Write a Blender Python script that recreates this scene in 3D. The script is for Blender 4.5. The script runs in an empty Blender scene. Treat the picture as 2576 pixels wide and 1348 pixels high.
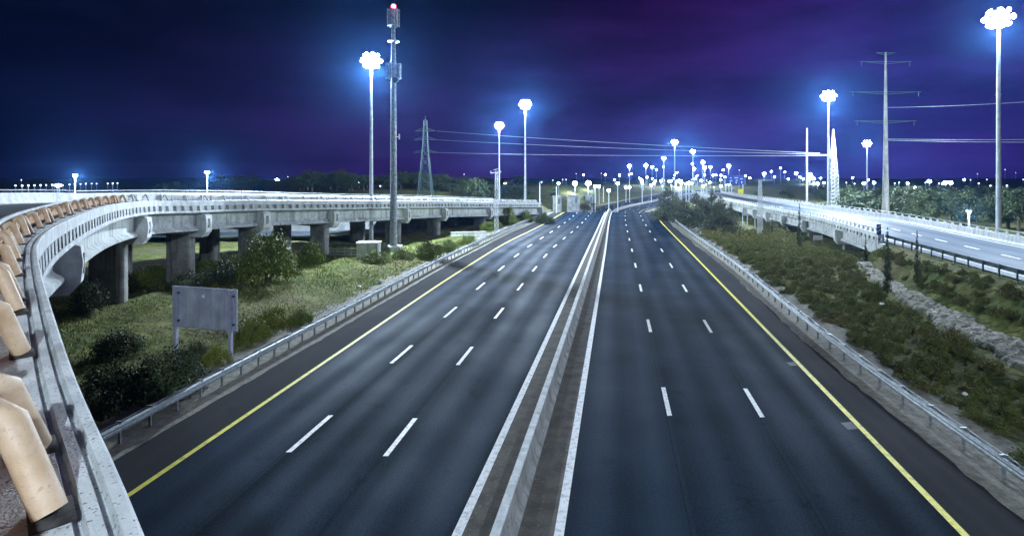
import bpy, math, random
import numpy as np
from mathutils import Vector, Matrix

# ------------------------------------------------------------------ camera, sky, exposure
SC = bpy.context.scene
COL = SC.collection
F, CX, YH, H = 1406.0, 1288.0, 440.0, 9.7          # focal length / centre / horizon measured on a 2576 px wide view; eye height (m)
cam_d = bpy.data.cameras.new('camera')
cam = bpy.data.objects.new('camera', cam_d)
COL.objects.link(cam)
cam.location = (0, 0, H)
cam.rotation_euler = (math.radians(90), 0, 0)
cam_d.sensor_fit = 'HORIZONTAL'
cam_d.sensor_width = 36.0
cam_d.lens = 36.0 * F / 2576.0
cam_d.shift_y = -(674.0 - YH) / 2576.0
cam_d.clip_start = 0.05
cam_d.clip_end = 9000
SC.camera = cam

W = bpy.data.worlds.new('World')
SC.world = W
W.use_nodes = True
nt = W.node_tree
nt.nodes.clear()
N = nt.nodes.new
L = nt.links.new


def ramp(nt, src, stops, interp='EASE'):
    r = nt.nodes.new('ShaderNodeValToRGB')
    r.color_ramp.interpolation = interp
    e = r.color_ramp.elements
    while len(e) < len(stops):
        e.new(0.5)
    for i, (p, c) in enumerate(stops):
        e[i].position = p
        e[i].color = (*c, 1)
    nt.links.new(src, r.inputs[0])
    return r.outputs[0]


def maprange(nt, src, a, b):
    m = nt.nodes.new('ShaderNodeMapRange')
    m.inputs[1].default_value = a
    m.inputs[2].default_value = b
    nt.links.new(src, m.inputs[0])
    return m.outputs[0]


def mixcol(nt, fac, a, b, mode='MIX'):
    m = nt.nodes.new('ShaderNodeMix')
    m.data_type = 'RGBA'
    m.blend_type = mode
    for sock, v in ((m.inputs[0], fac), (m.inputs[6], a), (m.inputs[7], b)):
        if isinstance(v, (int, float)):
            sock.default_value = v
        elif isinstance(v, tuple):
            sock.default_value = (*v, 1)
        else:
            nt.links.new(v, sock)
    return m.outputs[2]


tc = N('ShaderNodeTexCoord')
sp = N('ShaderNodeSeparateXYZ')
L(tc.outputs['Generated'], sp.inputs[0])
az = maprange(nt, sp.outputs[0], -0.70, 0.62)
el = maprange(nt, sp.outputs[2], 0.0, 0.30)
low = ramp(nt, az, [(0.0, (.005, .006, .055)), (.33, (.036, .008, .135)), (.62, (.048, .015, .195)), (1.0, (.048, .020, .290))])
high = ramp(nt, az, [(0.0, (.0002, .005, .018)), (.42, (.0015, .003, .020)), (.70, (.020, .003, .072)), (1.0, (.030, .010, .165))])
sky = mixcol(nt, el, low, high)
mp = N('ShaderNodeMapping')
mp.inputs['Scale'].default_value = (1.6, 1.6, 6.0)
mp.inputs['Rotation'].default_value = (0.25, 0.1, 0)
L(tc.outputs['Generated'], mp.inputs[0])
nz = N('ShaderNodeTexNoise')
nz.inputs['Scale'].default_value = 2.4
nz.inputs['Detail'].default_value = 6
nz.inputs['Roughness'].default_value = .55
L(mp.outputs[0], nz.inputs[0])
cl = maprange(nt, nz.outputs[0], .48, .68)
sky = mixcol(nt, cl, sky, mixcol(nt, 1.0, sky, (1.75, 1.75, 1.5), 'MULTIPLY'))
cl2 = maprange(nt, nz.outputs[0], .50, .30)
sky = mixcol(nt, cl2, sky, mixcol(nt, 1.0, sky, (.50, .55, .62), 'MULTIPLY'))
bg = N('ShaderNodeBackground')
bg.inputs[1].default_value = 0.58
L(sky, bg.inputs[0])
wo = N('ShaderNodeOutputWorld')
L(bg.outputs[0], wo.inputs[0])

SC.view_settings.view_transform = 'Standard'
SC.view_settings.look = 'None'
SC.view_settings.exposure = 0.0
SC.view_settings.gamma = 1.0
SC.cycles.use_denoising = True
SC.cycles.max_bounces = 5
SC.cycles.diffuse_bounces = 3
SC.cycles.glossy_bounces = 2
SC.cycles.volume_bounces = 0
SC.cycles.sample_clamp_indirect = 4.0
SC.cycles.caustics_reflective = False
SC.cycles.caustics_refractive = False

LAMP = (0.70, 0.85, 1.0)
HAZE_DENSITY = 0.00013
R = random.Random(7)


# ------------------------------------------------------------------ helpers
def at(px, py, z=0.0):
    Y = (H - z) * F / (py - YH)
    return ((px - CX) / F * Y, Y, z)


def pt(px, py, Y):
    return ((px - CX) / F * Y, Y, H - (py - YH) / F * Y)


def tag(o, label=None, cat=None, group=None, kind=None):
    if label: o['label'] = label
    if cat: o['category'] = cat
    if group: o['group'] = group
    if kind: o['kind'] = kind
    return o


def empty(name, loc=(0, 0, 0), rz=0.0):
    o = bpy.data.objects.new(name, None)
    COL.objects.link(o)
    o.location = loc
    o.rotation_euler = (0, 0, rz)
    o.empty_display_size = .3
    return o


def copy_tree(o, parent=None):
    c = o.copy()
    COL.objects.link(c)
    c.parent = parent
    for ch in list(o.children):
        copy_tree(ch, c)
    return c


class MB:
    def __init__(s):
        s.v, s.f, s.m, s.uv = [], [], [], []

    def quad(s, a, b, c, d, m=0, uv=None):
        i = len(s.v)
        s.v += [tuple(a), tuple(b), tuple(c), tuple(d)]
        s.f.append((i, i + 1, i + 2, i + 3)); s.m.append(m); s.uv.append(uv)

    def tri(s, a, b, c, m=0):
        i = len(s.v)
        s.v += [tuple(a), tuple(b), tuple(c)]
        s.f.append((i, i + 1, i + 2)); s.m.append(m); s.uv.append(None)

    def box(s, c, sz, rz=0.0, m=0, taper=1.0):
        x, y, z = sz[0] / 2, sz[1] / 2, sz[2] / 2
        ca, sa = math.cos(rz), math.sin(rz)
        i = len(s.v)
        for dz in (-1, 1):
            k = taper if dz > 0 else 1
            for dx, dy in ((-1, -1), (1, -1), (1, 1), (-1, 1)):
                X, Yy = dx * x * k, dy * y * k
                s.v.append((c[0] + X * ca - Yy * sa, c[1] + X * sa + Yy * ca, c[2] + dz * z))
        for q in ((0, 3, 2, 1), (4, 5, 6, 7), (0, 1, 5, 4), (1, 2, 6, 5), (2, 3, 7, 6), (3, 0, 4, 7)):
            s.f.append(tuple(i + k for k in q)); s.m.append(m); s.uv.append(None)

    def tube(s, pts, rad, n=8, m=0, caps=True):
        P = [Vector(p) for p in pts]
        rs = rad if isinstance(rad, (list, tuple)) else [rad] * len(P)
        rings = []
        up = None
        for k, p in enumerate(P):
            t = (P[min(k + 1, len(P) - 1)] - P[max(k - 1, 0)])
            if t.length < 1e-9: t = Vector((0, 0, 1))
            t.normalize()
            if up is None:
                up = Vector((0, 0, 1)) if abs(t.z) < .9 else Vector((1, 0, 0))
            a = t.cross(up)
            if a.length < 1e-6: a = t.cross(Vector((0, 1, 0)))
            a.normalize()
            b = a.cross(t).normalized()
            up = b
            i = len(s.v)
            for j in range(n):
                w = 2 * math.pi * j / n
                q = p + (a * math.cos(w) + b * math.sin(w)) * rs[k]
                s.v.append(tuple(q))
            rings.append(i)
        for k in range(len(rings) - 1):
            for j in range(n):
                s.f.append((rings[k] + j, rings[k] + (j + 1) % n, rings[k + 1] + (j + 1) % n, rings[k + 1] + j))
                s.m.append(m); s.uv.append(None)
        if caps:
            i = len(s.v); s.v += [s.v[rings[0] + j] for j in range(n)]
            s.f.append(tuple(reversed([i + j for j in range(n)]))); s.m.append(m); s.uv.append(None)
            i = len(s.v); s.v += [s.v[rings[-1] + j] for j in range(n)]
            s.f.append(tuple(i + j for j in range(n))); s.m.append(m); s.uv.append(None)

    def bar(s, a, b, w, m=0):
        s.tube([a, b], w * .62, n=4, m=m)

    def ball(s, c, r, m=0, seg=10, ring=6, sq=1.0):
        i = len(s.v)
        for k in range(ring + 1):
            ph = math.pi * k / ring
            for j in range(seg):
                th = 2 * math.pi * j / seg
                s.v.append((c[0] + r * math.sin(ph) * math.cos(th), c[1] + r * math.sin(ph) * math.sin(th), c[2] + sq * r * math.cos(ph)))
        for k in range(ring):
            for j in range(seg):
                s.f.append((i + k * seg + j, i + (k + 1) * seg + j, i + (k + 1) * seg + (j + 1) % seg, i + k * seg + (j + 1) % seg))
                s.m.append(m); s.uv.append(None)

    def sweep(s, prof, path, m=0, closed=True, caps=True, v0=0.0):
        """prof: (outward offset, dz); path: list of (pos, normal_xy)"""
        n = len(prof)
        base = len(s.v)
        for p, nn in path:
            for o, dz in prof:
                s.v.append((p[0] + nn[0] * o, p[1] + nn[1] * o, p[2] + dz))
        kmax = n if closed else n - 1
        for i in range(len(path) - 1):
            for k in range(kmax):
                a = base + i * n + k; b = base + i * n + (k + 1) % n
                s.f.append((a, b, b + n, a + n)); s.m.append(m); s.uv.append(None)
        if caps and closed:
            s.f.append(tuple(base + k for k in range(n))[::-1]); s.m.append(m); s.uv.append(None)
            e = base + (len(path) - 1) * n
            s.f.append(tuple(e + k for k in range(n))); s.m.append(m); s.uv.append(None)

    def build(s, name, mats, parent=None, smooth=False, loc=None):
        me = bpy.data.meshes.new(name)
        me.from_pydata(s.v, [], s.f)
        if not isinstance(mats, (list, tuple)): mats = [mats]
        for x in mats: me.materials.append(x)
        if len(mats) > 1:
            me.polygons.foreach_set('material_index', s.m)
        if any(u is not None for u in s.uv):
            ul = me.uv_layers.new(name='UVMap')
            k = 0
            for f, u in zip(s.f, s.uv):
                for j in range(len(f)):
                    if u is not None: ul.data[k].uv = u[j]
                    k += 1
        if smooth:
            me.polygons.foreach_set('use_smooth', [True] * len(me.polygons))
        me.update()
        o = bpy.data.objects.new(name, me)
        COL.objects.link(o)
        if parent is not None: o.parent = parent
        if loc is not None: o.location = loc
        return o


def smooth_curve(pts, step):
    """Catmull-Rom through points, resampled by arc length"""
    P = [np.array(p, float) for p in pts]
    P = [2 * P[0] - P[1]] + P + [2 * P[-1] - P[-2]]
    out = []
    for i in range(1, len(P) - 2):
        for t in np.linspace(0, 1, 24, endpoint=False):
            a, b, c, d = P[i - 1], P[i], P[i + 1], P[i + 2]
            out.append(.5 * (2 * b + (c - a) * t + (2 * a - 5 * b + 4 * c - d) * t * t + (3 * b - a - 3 * c + d) * t ** 3))
    out.append(P[-2])
    A = np.array(out)
    for _ in range(60):                      # relax the wiggles
        A[1:-1] = .25 * A[:-2] + .5 * A[1:-1] + .25 * A[2:]
    s = np.concatenate([[0], np.cumsum(np.linalg.norm(np.diff(A[:, :2], axis=0), axis=1))])
    n = max(2, int(s[-1] / step) + 1)
    q = np.linspace(0, s[-1], n)
    return np.stack([np.interp(q, s, A[:, k]) for k in range(A.shape[1])], 1)


class Path:
    def __init__(s, pts, step=.5, sgn=1):
        s.P = smooth_curve(pts, step)
        s.s = np.concatenate([[0], np.cumsum(np.linalg.norm(np.diff(s.P[:, :2], axis=0), axis=1))])
        T = np.gradient(s.P[:, :2], axis=0)
        T /= np.linalg.norm(T, axis=1)[:, None]
        s.T = T
        s.N = np.stack([T[:, 1], -T[:, 0]], 1) * sgn
        s.len = s.s[-1]

    def fr(s, q):
        p = np.array([np.interp(q, s.s, s.P[:, k]) for k in range(3)])
        t = np.array([np.interp(q, s.s, s.T[:, k]) for k in range(2)]); t /= np.linalg.norm(t)
        n = np.array([np.interp(q, s.s, s.N[:, k]) for k in range(2)]); n /= np.linalg.norm(n)
        return p, t, n

    def sub(s, a, b, step=.5):
        n = max(2, int((b - a) / step) + 1)
        return [(s.fr(q)[0], s.fr(q)[2]) for q in np.linspace(a, b, n)]

    def pos(s, q, o, dz):
        p, t, n = s.fr(q)
        return (p[0] + n[0] * o, p[1] + n[1] * o, p[2] + dz)

    def near_px(s, px, o=0.0):
        best = None
        for q in np.linspace(0, s.len, 1200):
            p = s.pos(q, o, 0)
            if p[1] < 3: continue
            d = abs(CX + F * p[0] / p[1] - px)
            if best is None or d < best[0]: best = (d, q)
        return best[1]

    def at_Y(s, Y):
        return float(np.interp(Y, s.P[:, 1], s.s))


# ------------------------------------------------------------------ materials
def new_mat(name):
    m = bpy.data.materials.new(name)
    m.use_nodes = True
    t = m.node_tree
    b = t.nodes['Principled BSDF']
    return m, t, b


def mat(name, c1, c2=None, scale=4.0, rough=.7, metal=0.0, bump=0.0, detail=5, lo=.35, hi=.65, bscale=None, spec=.5, c3=None, s3=40., streak=None):
    m, t, b = new_mat(name)
    b.inputs['Roughness'].default_value = rough
    b.inputs['Metallic'].default_value = metal
    b.inputs['Specular IOR Level'].default_value = spec
    tcn = t.nodes.new('ShaderNodeTexCoord')
    if c2 is None:
        b.inputs['Base Color'].default_value = (*c1, 1)
    else:
        n = t.nodes.new('ShaderNodeTexNoise')
        n.inputs['Scale'].default_value = scale
        n.inputs['Detail'].default_value = detail
        t.links.new(tcn.outputs['Object'], n.inputs[0])
        col = mixcol(t, maprange(t, n.outputs[0], lo, hi), c1, c2)
        if c3 is not None:
            n3 = t.nodes.new('ShaderNodeTexNoise')
            n3.inputs['Scale'].default_value = s3
            n3.inputs['Detail'].default_value = 3
            t.links.new(tcn.outputs['Object'], n3.inputs[0])
            col = mixcol(t, maprange(t, n3.outputs[0], .60, .68), col, c3)
        if streak is not None:
            ms = t.nodes.new('ShaderNodeMapping'); ms.inputs['Scale'].default_value = (1.5, 1.5, .12)
            ns = t.nodes.new('ShaderNodeTexNoise'); ns.inputs['Scale'].default_value = 1.6; ns.inputs['Detail'].default_value = 7
            t.links.new(tcn.outputs['Object'], ms.inputs[0]); t.links.new(ms.outputs[0], ns.inputs[0])
            col = mixcol(t, maprange(t, ns.outputs[0], .50, .72), col, streak)
        t.links.new(col, b.inputs['Base Color'])
    if bump:
        n2 = t.nodes.new('ShaderNodeTexNoise')
        n2.inputs['Scale'].default_value = bscale or scale * 6
        n2.inputs['Detail'].default_value = 6
        t.links.new(tcn.outputs['Object'], n2.inputs[0])
        bp = t.nodes.new('ShaderNodeBump')
        bp.inputs['Strength'].default_value = bump
        bp.inputs['Distance'].default_value = .02
        t.links.new(n2.outputs[0], bp.inputs['Height'])
        t.links.new(bp.outputs[0], b.inputs['Normal'])
    return m


def leaf_mat(name, dark, light, yellow):
    m, t, b = new_mat(name)
    b.inputs['Roughness'].default_value = .6
    b.inputs['Specular IOR Level'].default_value = .25
    at_ = t.nodes.new('ShaderNodeAttribute')
    at_.attribute_name = 'tone'
    oi = t.nodes.new('ShaderNodeObjectInfo')
    c = mixcol(t, at_.outputs['Fac'], dark, light)
    c = mixcol(t, maprange(t, oi.outputs['Random'], .50, 1.4), c, yellow)
    t.links.new(c, b.inputs['Base Color'])
    return m


def emit_mat(name, col, strength):
    m, t, b = new_mat(name)
    b.inputs['Base Color'].default_value = (.8, .8, .8, 1)
    b.inputs['Emission Color'].default_value = (*col, 1)
    b.inputs['Emission Strength'].default_value = strength
    m.cycles.emission_sampling = 'NONE'
    return m


def asphalt_mat(name, dark, light, tracks=True, rough=(.36, .55), grain=.5, spec=.5):
    m, t, b = new_mat(name)
    b.inputs['Specular IOR Level'].default_value = spec
    b.inputs['Specular Tint'].default_value = (.22, .60, 1.0, 1)
    uv = t.nodes.new('ShaderNodeUVMap'); uv.uv_map = 'UVMap'
    sx = t.nodes.new('ShaderNodeSeparateXYZ')
    t.links.new(uv.outputs[0], sx.inputs[0])
    tco = t.nodes.new('ShaderNodeTexCoord')
    # long streaks
    mpn = t.nodes.new('ShaderNodeMapping'); mpn.inputs['Scale'].default_value = (3.2, .018, 1)
    t.links.new(uv.outputs[0], mpn.inputs[0])
    n1 = t.nodes.new('ShaderNodeTexNoise'); n1.inputs['Scale'].default_value = 1.0; n1.inputs['Detail'].default_value = 5
    t.links.new(mpn.outputs[0], n1.inputs[0])
    # patches
    n2 = t.nodes.new('ShaderNodeTexNoise'); n2.inputs['Scale'].default_value = .22; n2.inputs['Detail'].default_value = 6
    t.links.new(tco.outputs['Object'], n2.inputs[0])
    # grain
    n3 = t.nodes.new('ShaderNodeTexNoise'); n3.inputs['Scale'].default_value = 14.0; n3.inputs['Detail'].default_value = 8; n3.inputs['Roughness'].default_value = .8
    t.links.new(tco.outputs['Object'], n3.inputs[0])

    def math_(op, a, bb):
        k = t.nodes.new('ShaderNodeMath'); k.operation = op
        for i, v in enumerate((a, bb)):
            if isinstance(v, (int, float)): k.inputs[i].default_value = v
            elif v is not None: t.links.new(v, k.inputs[i])
        return k.outputs[0]
    f = math_('MULTIPLY', n1.outputs[0], .45)
    f = math_('ADD', f, math_('MULTIPLY', n2.outputs[0], .55))
    f = math_('ADD', f, math_('MULTIPLY', n3.outputs[0], grain))
    if tracks:
        w = math_('COSINE', math_('MULTIPLY', sx.outputs[0], 4 * math.pi), 0)
        f = math_('SUBTRACT', f, math_('MULTIPLY', w, .10))
    fl = t.nodes.new('ShaderNodeVectorMath'); fl.operation = 'FLOOR'
    mq = t.nodes.new('ShaderNodeMapping'); mq.inputs['Scale'].default_value = (1, 1 / 43.0, 1)
    t.links.new(uv.outputs[0], mq.inputs[0]); t.links.new(mq.outputs[0], fl.inputs[0])
    wn = t.nodes.new('ShaderNodeTexWhiteNoise'); wn.noise_dimensions = '2D'; t.links.new(fl.outputs[0], wn.inputs['Vector'])
    f = math_('ADD', f, math_('MULTIPLY', math_('SUBTRACT', wn.outputs['Value'], .5), .14))
    jn = math_('ABSOLUTE', math_('SUBTRACT', math_('FRACT', math_('ADD', sx.outputs[0], .04), 0), .5), 0)
    f = math_('SUBTRACT', f, math_('MULTIPLY', math_('GREATER_THAN', jn, .494), .12))
    ve = t.nodes.new('ShaderNodeTexVoronoi'); ve.feature = 'DISTANCE_TO_EDGE'; ve.inputs['Scale'].default_value = .16
    wv = t.nodes.new('ShaderNodeVectorMath'); wv.operation = 'ADD'
    nw = t.nodes.new('ShaderNodeTexNoise'); nw.inputs['Scale'].default_value = .9; nw.inputs['Detail'].default_value = 6
    t.links.new(tco.outputs['Object'], nw.inputs[0]); t.links.new(tco.outputs['Object'], wv.inputs[0]); t.links.new(nw.outputs['Color'], wv.inputs[1]); t.links.new(wv.outputs[0], ve.inputs[0])
    crk = math_('MULTIPLY', math_('LESS_THAN', ve.outputs['Distance'], .0030), math_('GREATER_THAN', n2.outputs[0], .53))
    f = math_('SUBTRACT', f, math_('MULTIPLY', crk, .07))
    ns = t.nodes.new('ShaderNodeTexNoise'); ns.inputs['Scale'].default_value = .75; ns.inputs['Detail'].default_value = 3
    t.links.new(tco.outputs['Object'], ns.inputs[0])
    f = math_('SUBTRACT', f, math_('MULTIPLY', maprange(t, ns.outputs[0], .64, .76), .14))
    base = .50 + grain * .5
    f = maprange(t, f, base - .28, base + .28)
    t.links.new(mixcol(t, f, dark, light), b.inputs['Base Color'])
    rr = t.nodes.new('ShaderNodeMapRange')
    rr.inputs[3].default_value = rough[1]; rr.inputs[4].default_value = rough[0]
    t.links.new(f, rr.inputs[0])
    t.links.new(rr.outputs[0], b.inputs['Roughness'])
    bp = t.nodes.new('ShaderNodeBump'); bp.inputs['Strength'].default_value = .35; bp.inputs['Distance'].default_value = .02
    n4 = t.nodes.new('ShaderNodeTexNoise'); n4.inputs['Scale'].default_value = 30; n4.inputs['Detail'].default_value = 4
    t.links.new(tco.outputs['Object'], n4.inputs[0])
    t.links.new(n4.outputs[0], bp.inputs['Height'])
    t.links.new(bp.outputs[0], b.inputs['Normal'])
    return m


M = dict(
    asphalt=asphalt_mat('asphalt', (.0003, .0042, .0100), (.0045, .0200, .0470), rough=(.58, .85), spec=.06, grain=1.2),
    shoulder=asphalt_mat('shoulder_asphalt', (.019, .019, .021), (.040, .040, .043), tracks=False, rough=(.8, .95), spec=.08),
    median=mat('median_dirt', (.070, .062, .052), (.125, .115, .098), 1.5, .9, bump=.5, c3=(.17, .16, .14), s3=9),
    ramp_asphalt=asphalt_mat('ramp_asphalt', (.035, .042, .055), (.080, .092, .115), rough=(.5, .65), spec=.3),
    gravel=mat('gravel', (.14, .135, .11), (.26, .25, .21), 3, .95, bump=.8, c3=(.33, .32, .28), s3=14),
    white=mat('white_paint', (.46, .47, .48), (.84, .85, .86), 5, .6, lo=.30, hi=.52, c3=(.25, .26, .27), s3=34),
    yellow=mat('yellow_paint', (.46, .39, .03), (.84, .74, .06), 4, .6, lo=.30, hi=.52, c3=(.25, .22, .06), s3=34),
    concrete=mat('concrete', (.42, .45, .44), (.58, .61, .60), 1.3, .85, bump=.35, c3=(.22, .23, .22), s3=6, streak=(.20, .20, .19)),
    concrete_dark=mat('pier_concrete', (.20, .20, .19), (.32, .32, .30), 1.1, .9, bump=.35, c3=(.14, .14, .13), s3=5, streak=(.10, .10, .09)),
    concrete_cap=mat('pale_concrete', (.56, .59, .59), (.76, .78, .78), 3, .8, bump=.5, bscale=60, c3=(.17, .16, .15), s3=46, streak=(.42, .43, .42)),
    deck=asphalt_mat('deck_asphalt', (.045, .042, .042), (.11, .105, .10), tracks=False, rough=(.5, .7)),
    galv=mat('galvanised_steel', (.20, .23, .25), (.34, .37, .39), 6, .5, metal=.55, c3=(.14, .15, .16), s3=12),
    dark_steel=mat('dark_steel', (.05, .08, .09), (.10, .14, .15), 5, .5, metal=.5),
    mast=mat('mast_steel', (.42, .47, .52), (.60, .65, .70), 2, .5, metal=.3),
    tower=mat('tower_steel', (.16, .20, .22), (.42, .46, .48), 3, .6, metal=.3),
    ironwork=mat('lattice_steel', (.35, .38, .40), (.55, .58, .60), 4, .55, metal=.3),
    rust=mat('rust_orange_paint', (.30, .115, .018), (.46, .20, .045), 5, .65, bump=.3, c3=(.09, .045, .02), s3=11),
    tube=mat('cream_tube', (.50, .33, .19), (.64, .47, .32), 6, .55, bump=.35, bscale=20, c3=(.48, .35, .24), s3=44),
    pocket=mat('pocket_shade', (.02, .018, .016), (.06, .055, .05), 20, .95, bump=.6),  # dark colour stands for the shade in the strut foot recesses
    sign_back=mat('sign_back_metal', (.30, .32, .38), (.46, .48, .54), 1.2, .6, streak=(.20, .21, .25)),
    sign_frame=mat('sign_frame_metal', (.36, .37, .48), (.46, .47, .58), 5, .5, metal=.3),
    sign_blue=mat('sign_blue', (.01, .05, .35), (.015, .07, .42), 3, .4),
    sign_yellow=mat('sign_yellow', (.75, .62, .02), (.8, .68, .04), 3, .4),
    sign_white=mat('sign_white', (.75, .76, .78), (.82, .83, .84), 3, .5),
    black=mat('black_plastic', (.015, .015, .018), (.03, .03, .03), 5, .5),
    wire=mat('wire_metal', (.45, .50, .55), (.6, .65, .7), 3, .35, metal=.6),
    bark=mat('bark', (.06, .05, .035), (.12, .10, .07), 6, .9, bump=.6),
    stone=mat('channel_stone', (.22, .22, .19), (.40, .40, .35), 2.2, .9, bump=.9, c3=(.12, .12, .10), s3=7),
    ground=None,
    wall=mat('rendered_wall', (.16, .17, .18), (.28, .30, .31), .8, .85, bump=.2),
    litter=mat('litter_paper', (.7, .7, .72), (.8, .8, .8), 5, .7),
    patch=mat('tar_patch', (.030, .042, .060), (.045, .060, .080), 5, .7),
    leaf=leaf_mat('shrub_leaves', (.040, .066, .008), (.165, .215, .030), (.260, .240, .035)),
    leaf_bank=leaf_mat('bank_leaves', (.042, .056, .012), (.180, .205, .048), (.180, .150, .058)),
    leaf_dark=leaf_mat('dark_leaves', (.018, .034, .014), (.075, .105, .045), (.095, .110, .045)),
    leaf_pine=leaf_mat('pine_needles', (.030, .045, .024), (.115, .135, .085), (.130, .145, .090)),
    grass=leaf_mat('grass_blades', (.110, .140, .022), (.235, .260, .060), (.26, .24, .08)),
    lamp=emit_mat('lamp_glass', (.86, .93, 1.0), 45.0),
    far_lamp=emit_mat('far_lamp_glass', (.72, .86, 1.0), 70.0),
    far_lamp_dim=emit_mat('dim_lamp_glass', (.80, .88, 1.0), 9.0),
    red=emit_mat('red_beacon_glass', (1.0, .05, .08), 30.0),
)


def ground_material():
    m, t, b = new_mat('ground')
    b.inputs['Roughness'].default_value = .95
    b.inputs['Specular IOR Level'].default_value = .15
    tcn = t.nodes.new('ShaderNodeTexCoord')

    def noise(sc, d=6):
        n = t.nodes.new('ShaderNodeTexNoise'); n.inputs['Scale'].default_value = sc; n.inputs['Detail'].default_value = d
        t.links.new(tcn.outputs['Object'], n.inputs[0]); return n.outputs[0]
    c = mixcol(t, maprange(t, noise(.09), .40, .62), (.070, .100, .020), (.140, .125, .060))
    c = mixcol(t, maprange(t, noise(.55), .48, .68), c, (.190, .195, .060))
    c = mixcol(t, maprange(t, noise(3.5, 8), .50, .72), c, (.040, .048, .022))
    t.links.new(c, b.inputs['Base Color'])
    bp = t.nodes.new('ShaderNodeBump'); bp.inputs['Strength'].default_value = 1.0; bp.inputs['Distance'].default_value = .25
    t.links.new(noise(2.2, 8), bp.inputs['Height'])
    t.links.new(bp.outputs[0], b.inputs['Normal'])
    return m


def stone_material():
    m, t, b = new_mat('channel_stone')
    b.inputs['Roughness'].default_value = .9
    tcn = t.nodes.new('ShaderNodeTexCoord')
    v = t.nodes.new('ShaderNodeTexVoronoi'); v.feature = 'DISTANCE_TO_EDGE'; v.inputs['Scale'].default_value = 2.6
    v2 = t.nodes.new('ShaderNodeTexVoronoi'); v2.inputs['Scale'].default_value = 2.6
    n = t.nodes.new('ShaderNodeTexNoise'); n.inputs['Scale'].default_value = 1.1; n.inputs['Detail'].default_value = 8
    for q in (v, v2, n): t.links.new(tcn.outputs['Object'], q.inputs[0])
    sx = t.nodes.new('ShaderNodeSeparateXYZ'); t.links.new(v2.outputs['Color'], sx.inputs[0])
    c = mixcol(t, sx.outputs[0], (.13, .125, .10), (.29, .28, .225))
    c = mixcol(t, maprange(t, v.outputs['Distance'], .10, .02), c, (.06, .06, .045))
    c = mixcol(t, maprange(t, n.outputs[0], .52, .70), c, (.09, .10, .05))
    t.links.new(c, b.inputs['Base Color'])
    bp = t.nodes.new('ShaderNodeBump'); bp.inputs['Strength'].default_value = 1.0; bp.inputs['Distance'].default_value = .08
    t.links.new(v.outputs['Distance'], bp.inputs['Height']); t.links.new(bp.outputs[0], b.inputs['Normal'])
    return m


M['stone'] = stone_material()
M['ground'] = ground_material()


# ------------------------------------------------------------------ road lines as functions x(Y)
YS = np.arange(-60, 372, 1.0)
_med = np.interp(YS, [-60, 14, 130, 162, 200, 235, 265, 308, 355, 372], [-14.7, -.4, 22.0, 28.6, 35.6, 42, 50, 80, 122, 138])


def smooth(a, k=14):
    for _ in range(k):
        a = a.copy(); a[1:-1] = .25 * a[:-2] + .5 * a[1:-1] + .25 * a[2:]
    return a


_med = smooth(_med, 120)
_slope = np.gradient(_med, YS)
_str = np.sqrt(1 + _slope ** 2)


def line(ctrl, far_off):
    near = np.interp(YS, [c[0] for c in ctrl], [c[1] for c in ctrl])
    far = _med + far_off * _str
    w = np.clip((YS - 70) / 75, 0, 1); w = w * w * (3 - 2 * w)
    return smooth(near * (1 - w) + far * w, 40)


def lin(x15, sl, far):
    return line([(-60, x15 - 75 * sl), (200, x15 + 185 * sl)], far)


LN = dict(
    lpave=line([(-60, -25.8), (15, -14.2), (24.6, -12.7), (37.2, -10.7), (58.8, -7.2), (94, -.6), (143, 10.8), (200, 24)], -14.0),
    lyel=line([(-60, -22.8), (15, -11.95), (31, -9.4), (50, -6.4), (80, -1), (143, 13.3), (200, 27)], -11.4),
    ld1=line([(-60, -21), (21, -7.6), (70.7, 1.1), (143, 17), (200, 29)], -7.8),
    ld2=line([(-60, -17.5), (21, -4.1), (70.7, 4.6), (143, 20.5), (200, 33)], -4.3),
    lwh=lin(-1.5, .197, -.85),
    rwh=lin(1.25, .1885, .75),
    rd1=lin(4.97, .184, 4.2),
    rd2=lin(8.65, .187, 7.8),
    ryel=lin(12.2, .185, 11.3),
    rpave=line([(-60, 1), (15, 14.6), (22, 15.3), (27.4, 16.2), (37.5, 18.2), (56, 21.9), (105, 30.4), (200, 48)], 13.2),
    lrail=line([(-60, -27), (19.3, -14.3), (24.6, -13.6), (37.2, -11.5), (58.8, -8.1), (93.7, -1.4), (143, 10.0), (200, 24)], -15.0),
    rrail=line([(-60, 3), (16.8, 15.6), (22, 16.2), (27.4, 17.0), (37.5, 19.0), (56, 22.9), (105, 31.3), (200, 48)], 14.2),
)


def X(nm, Y):
    return float(np.interp(Y, YS, LN[nm]))


_rz = smooth(np.interp(YS, [-60, 146, 165, 200, 235, 262, 300, 340, 372], [0, 0, -1.35, -4.1, -6.4, -6.6, -5.0, -1.9, 0.4]), 14)


def RDZ(Y):
    """road surface height: a crest at about 145 m, a dip, then a climb round the bend"""
    return float(np.interp(Y, YS, _rz))


def Xm(Y):
    return float(np.interp(Y, YS, _med))


# ------------------------------------------------------------------ ramp (right) and viaduct (left) axes
RZ = 3.6                                                # top of the right bridge parapet
RW_ = 12.2                                              # ramp width
RAMP = Path([(23.8, -12, RZ - .1), (28.5, 14.6, RZ), (32.2, 35, RZ), (38.3, 59, RZ), (42.2, 73, RZ), (45.8, 88, RZ),
             (50.8, 122, RZ), (55.8, 152, RZ - .1), (64.7, 195, RZ - .4), (80, 250, RZ - .9)], .5, sgn=-1)
RAMP_END_Y = 58.0                                       # bridge beyond, embankment on this side


def ramp_x(Y):
    return float(np.interp(Y, RAMP.P[:, 1], RAMP.P[:, 0]))


def ramp_z(Y):
    return float(np.interp(Y, RAMP.P[:, 1], RAMP.P[:, 2]))


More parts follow.
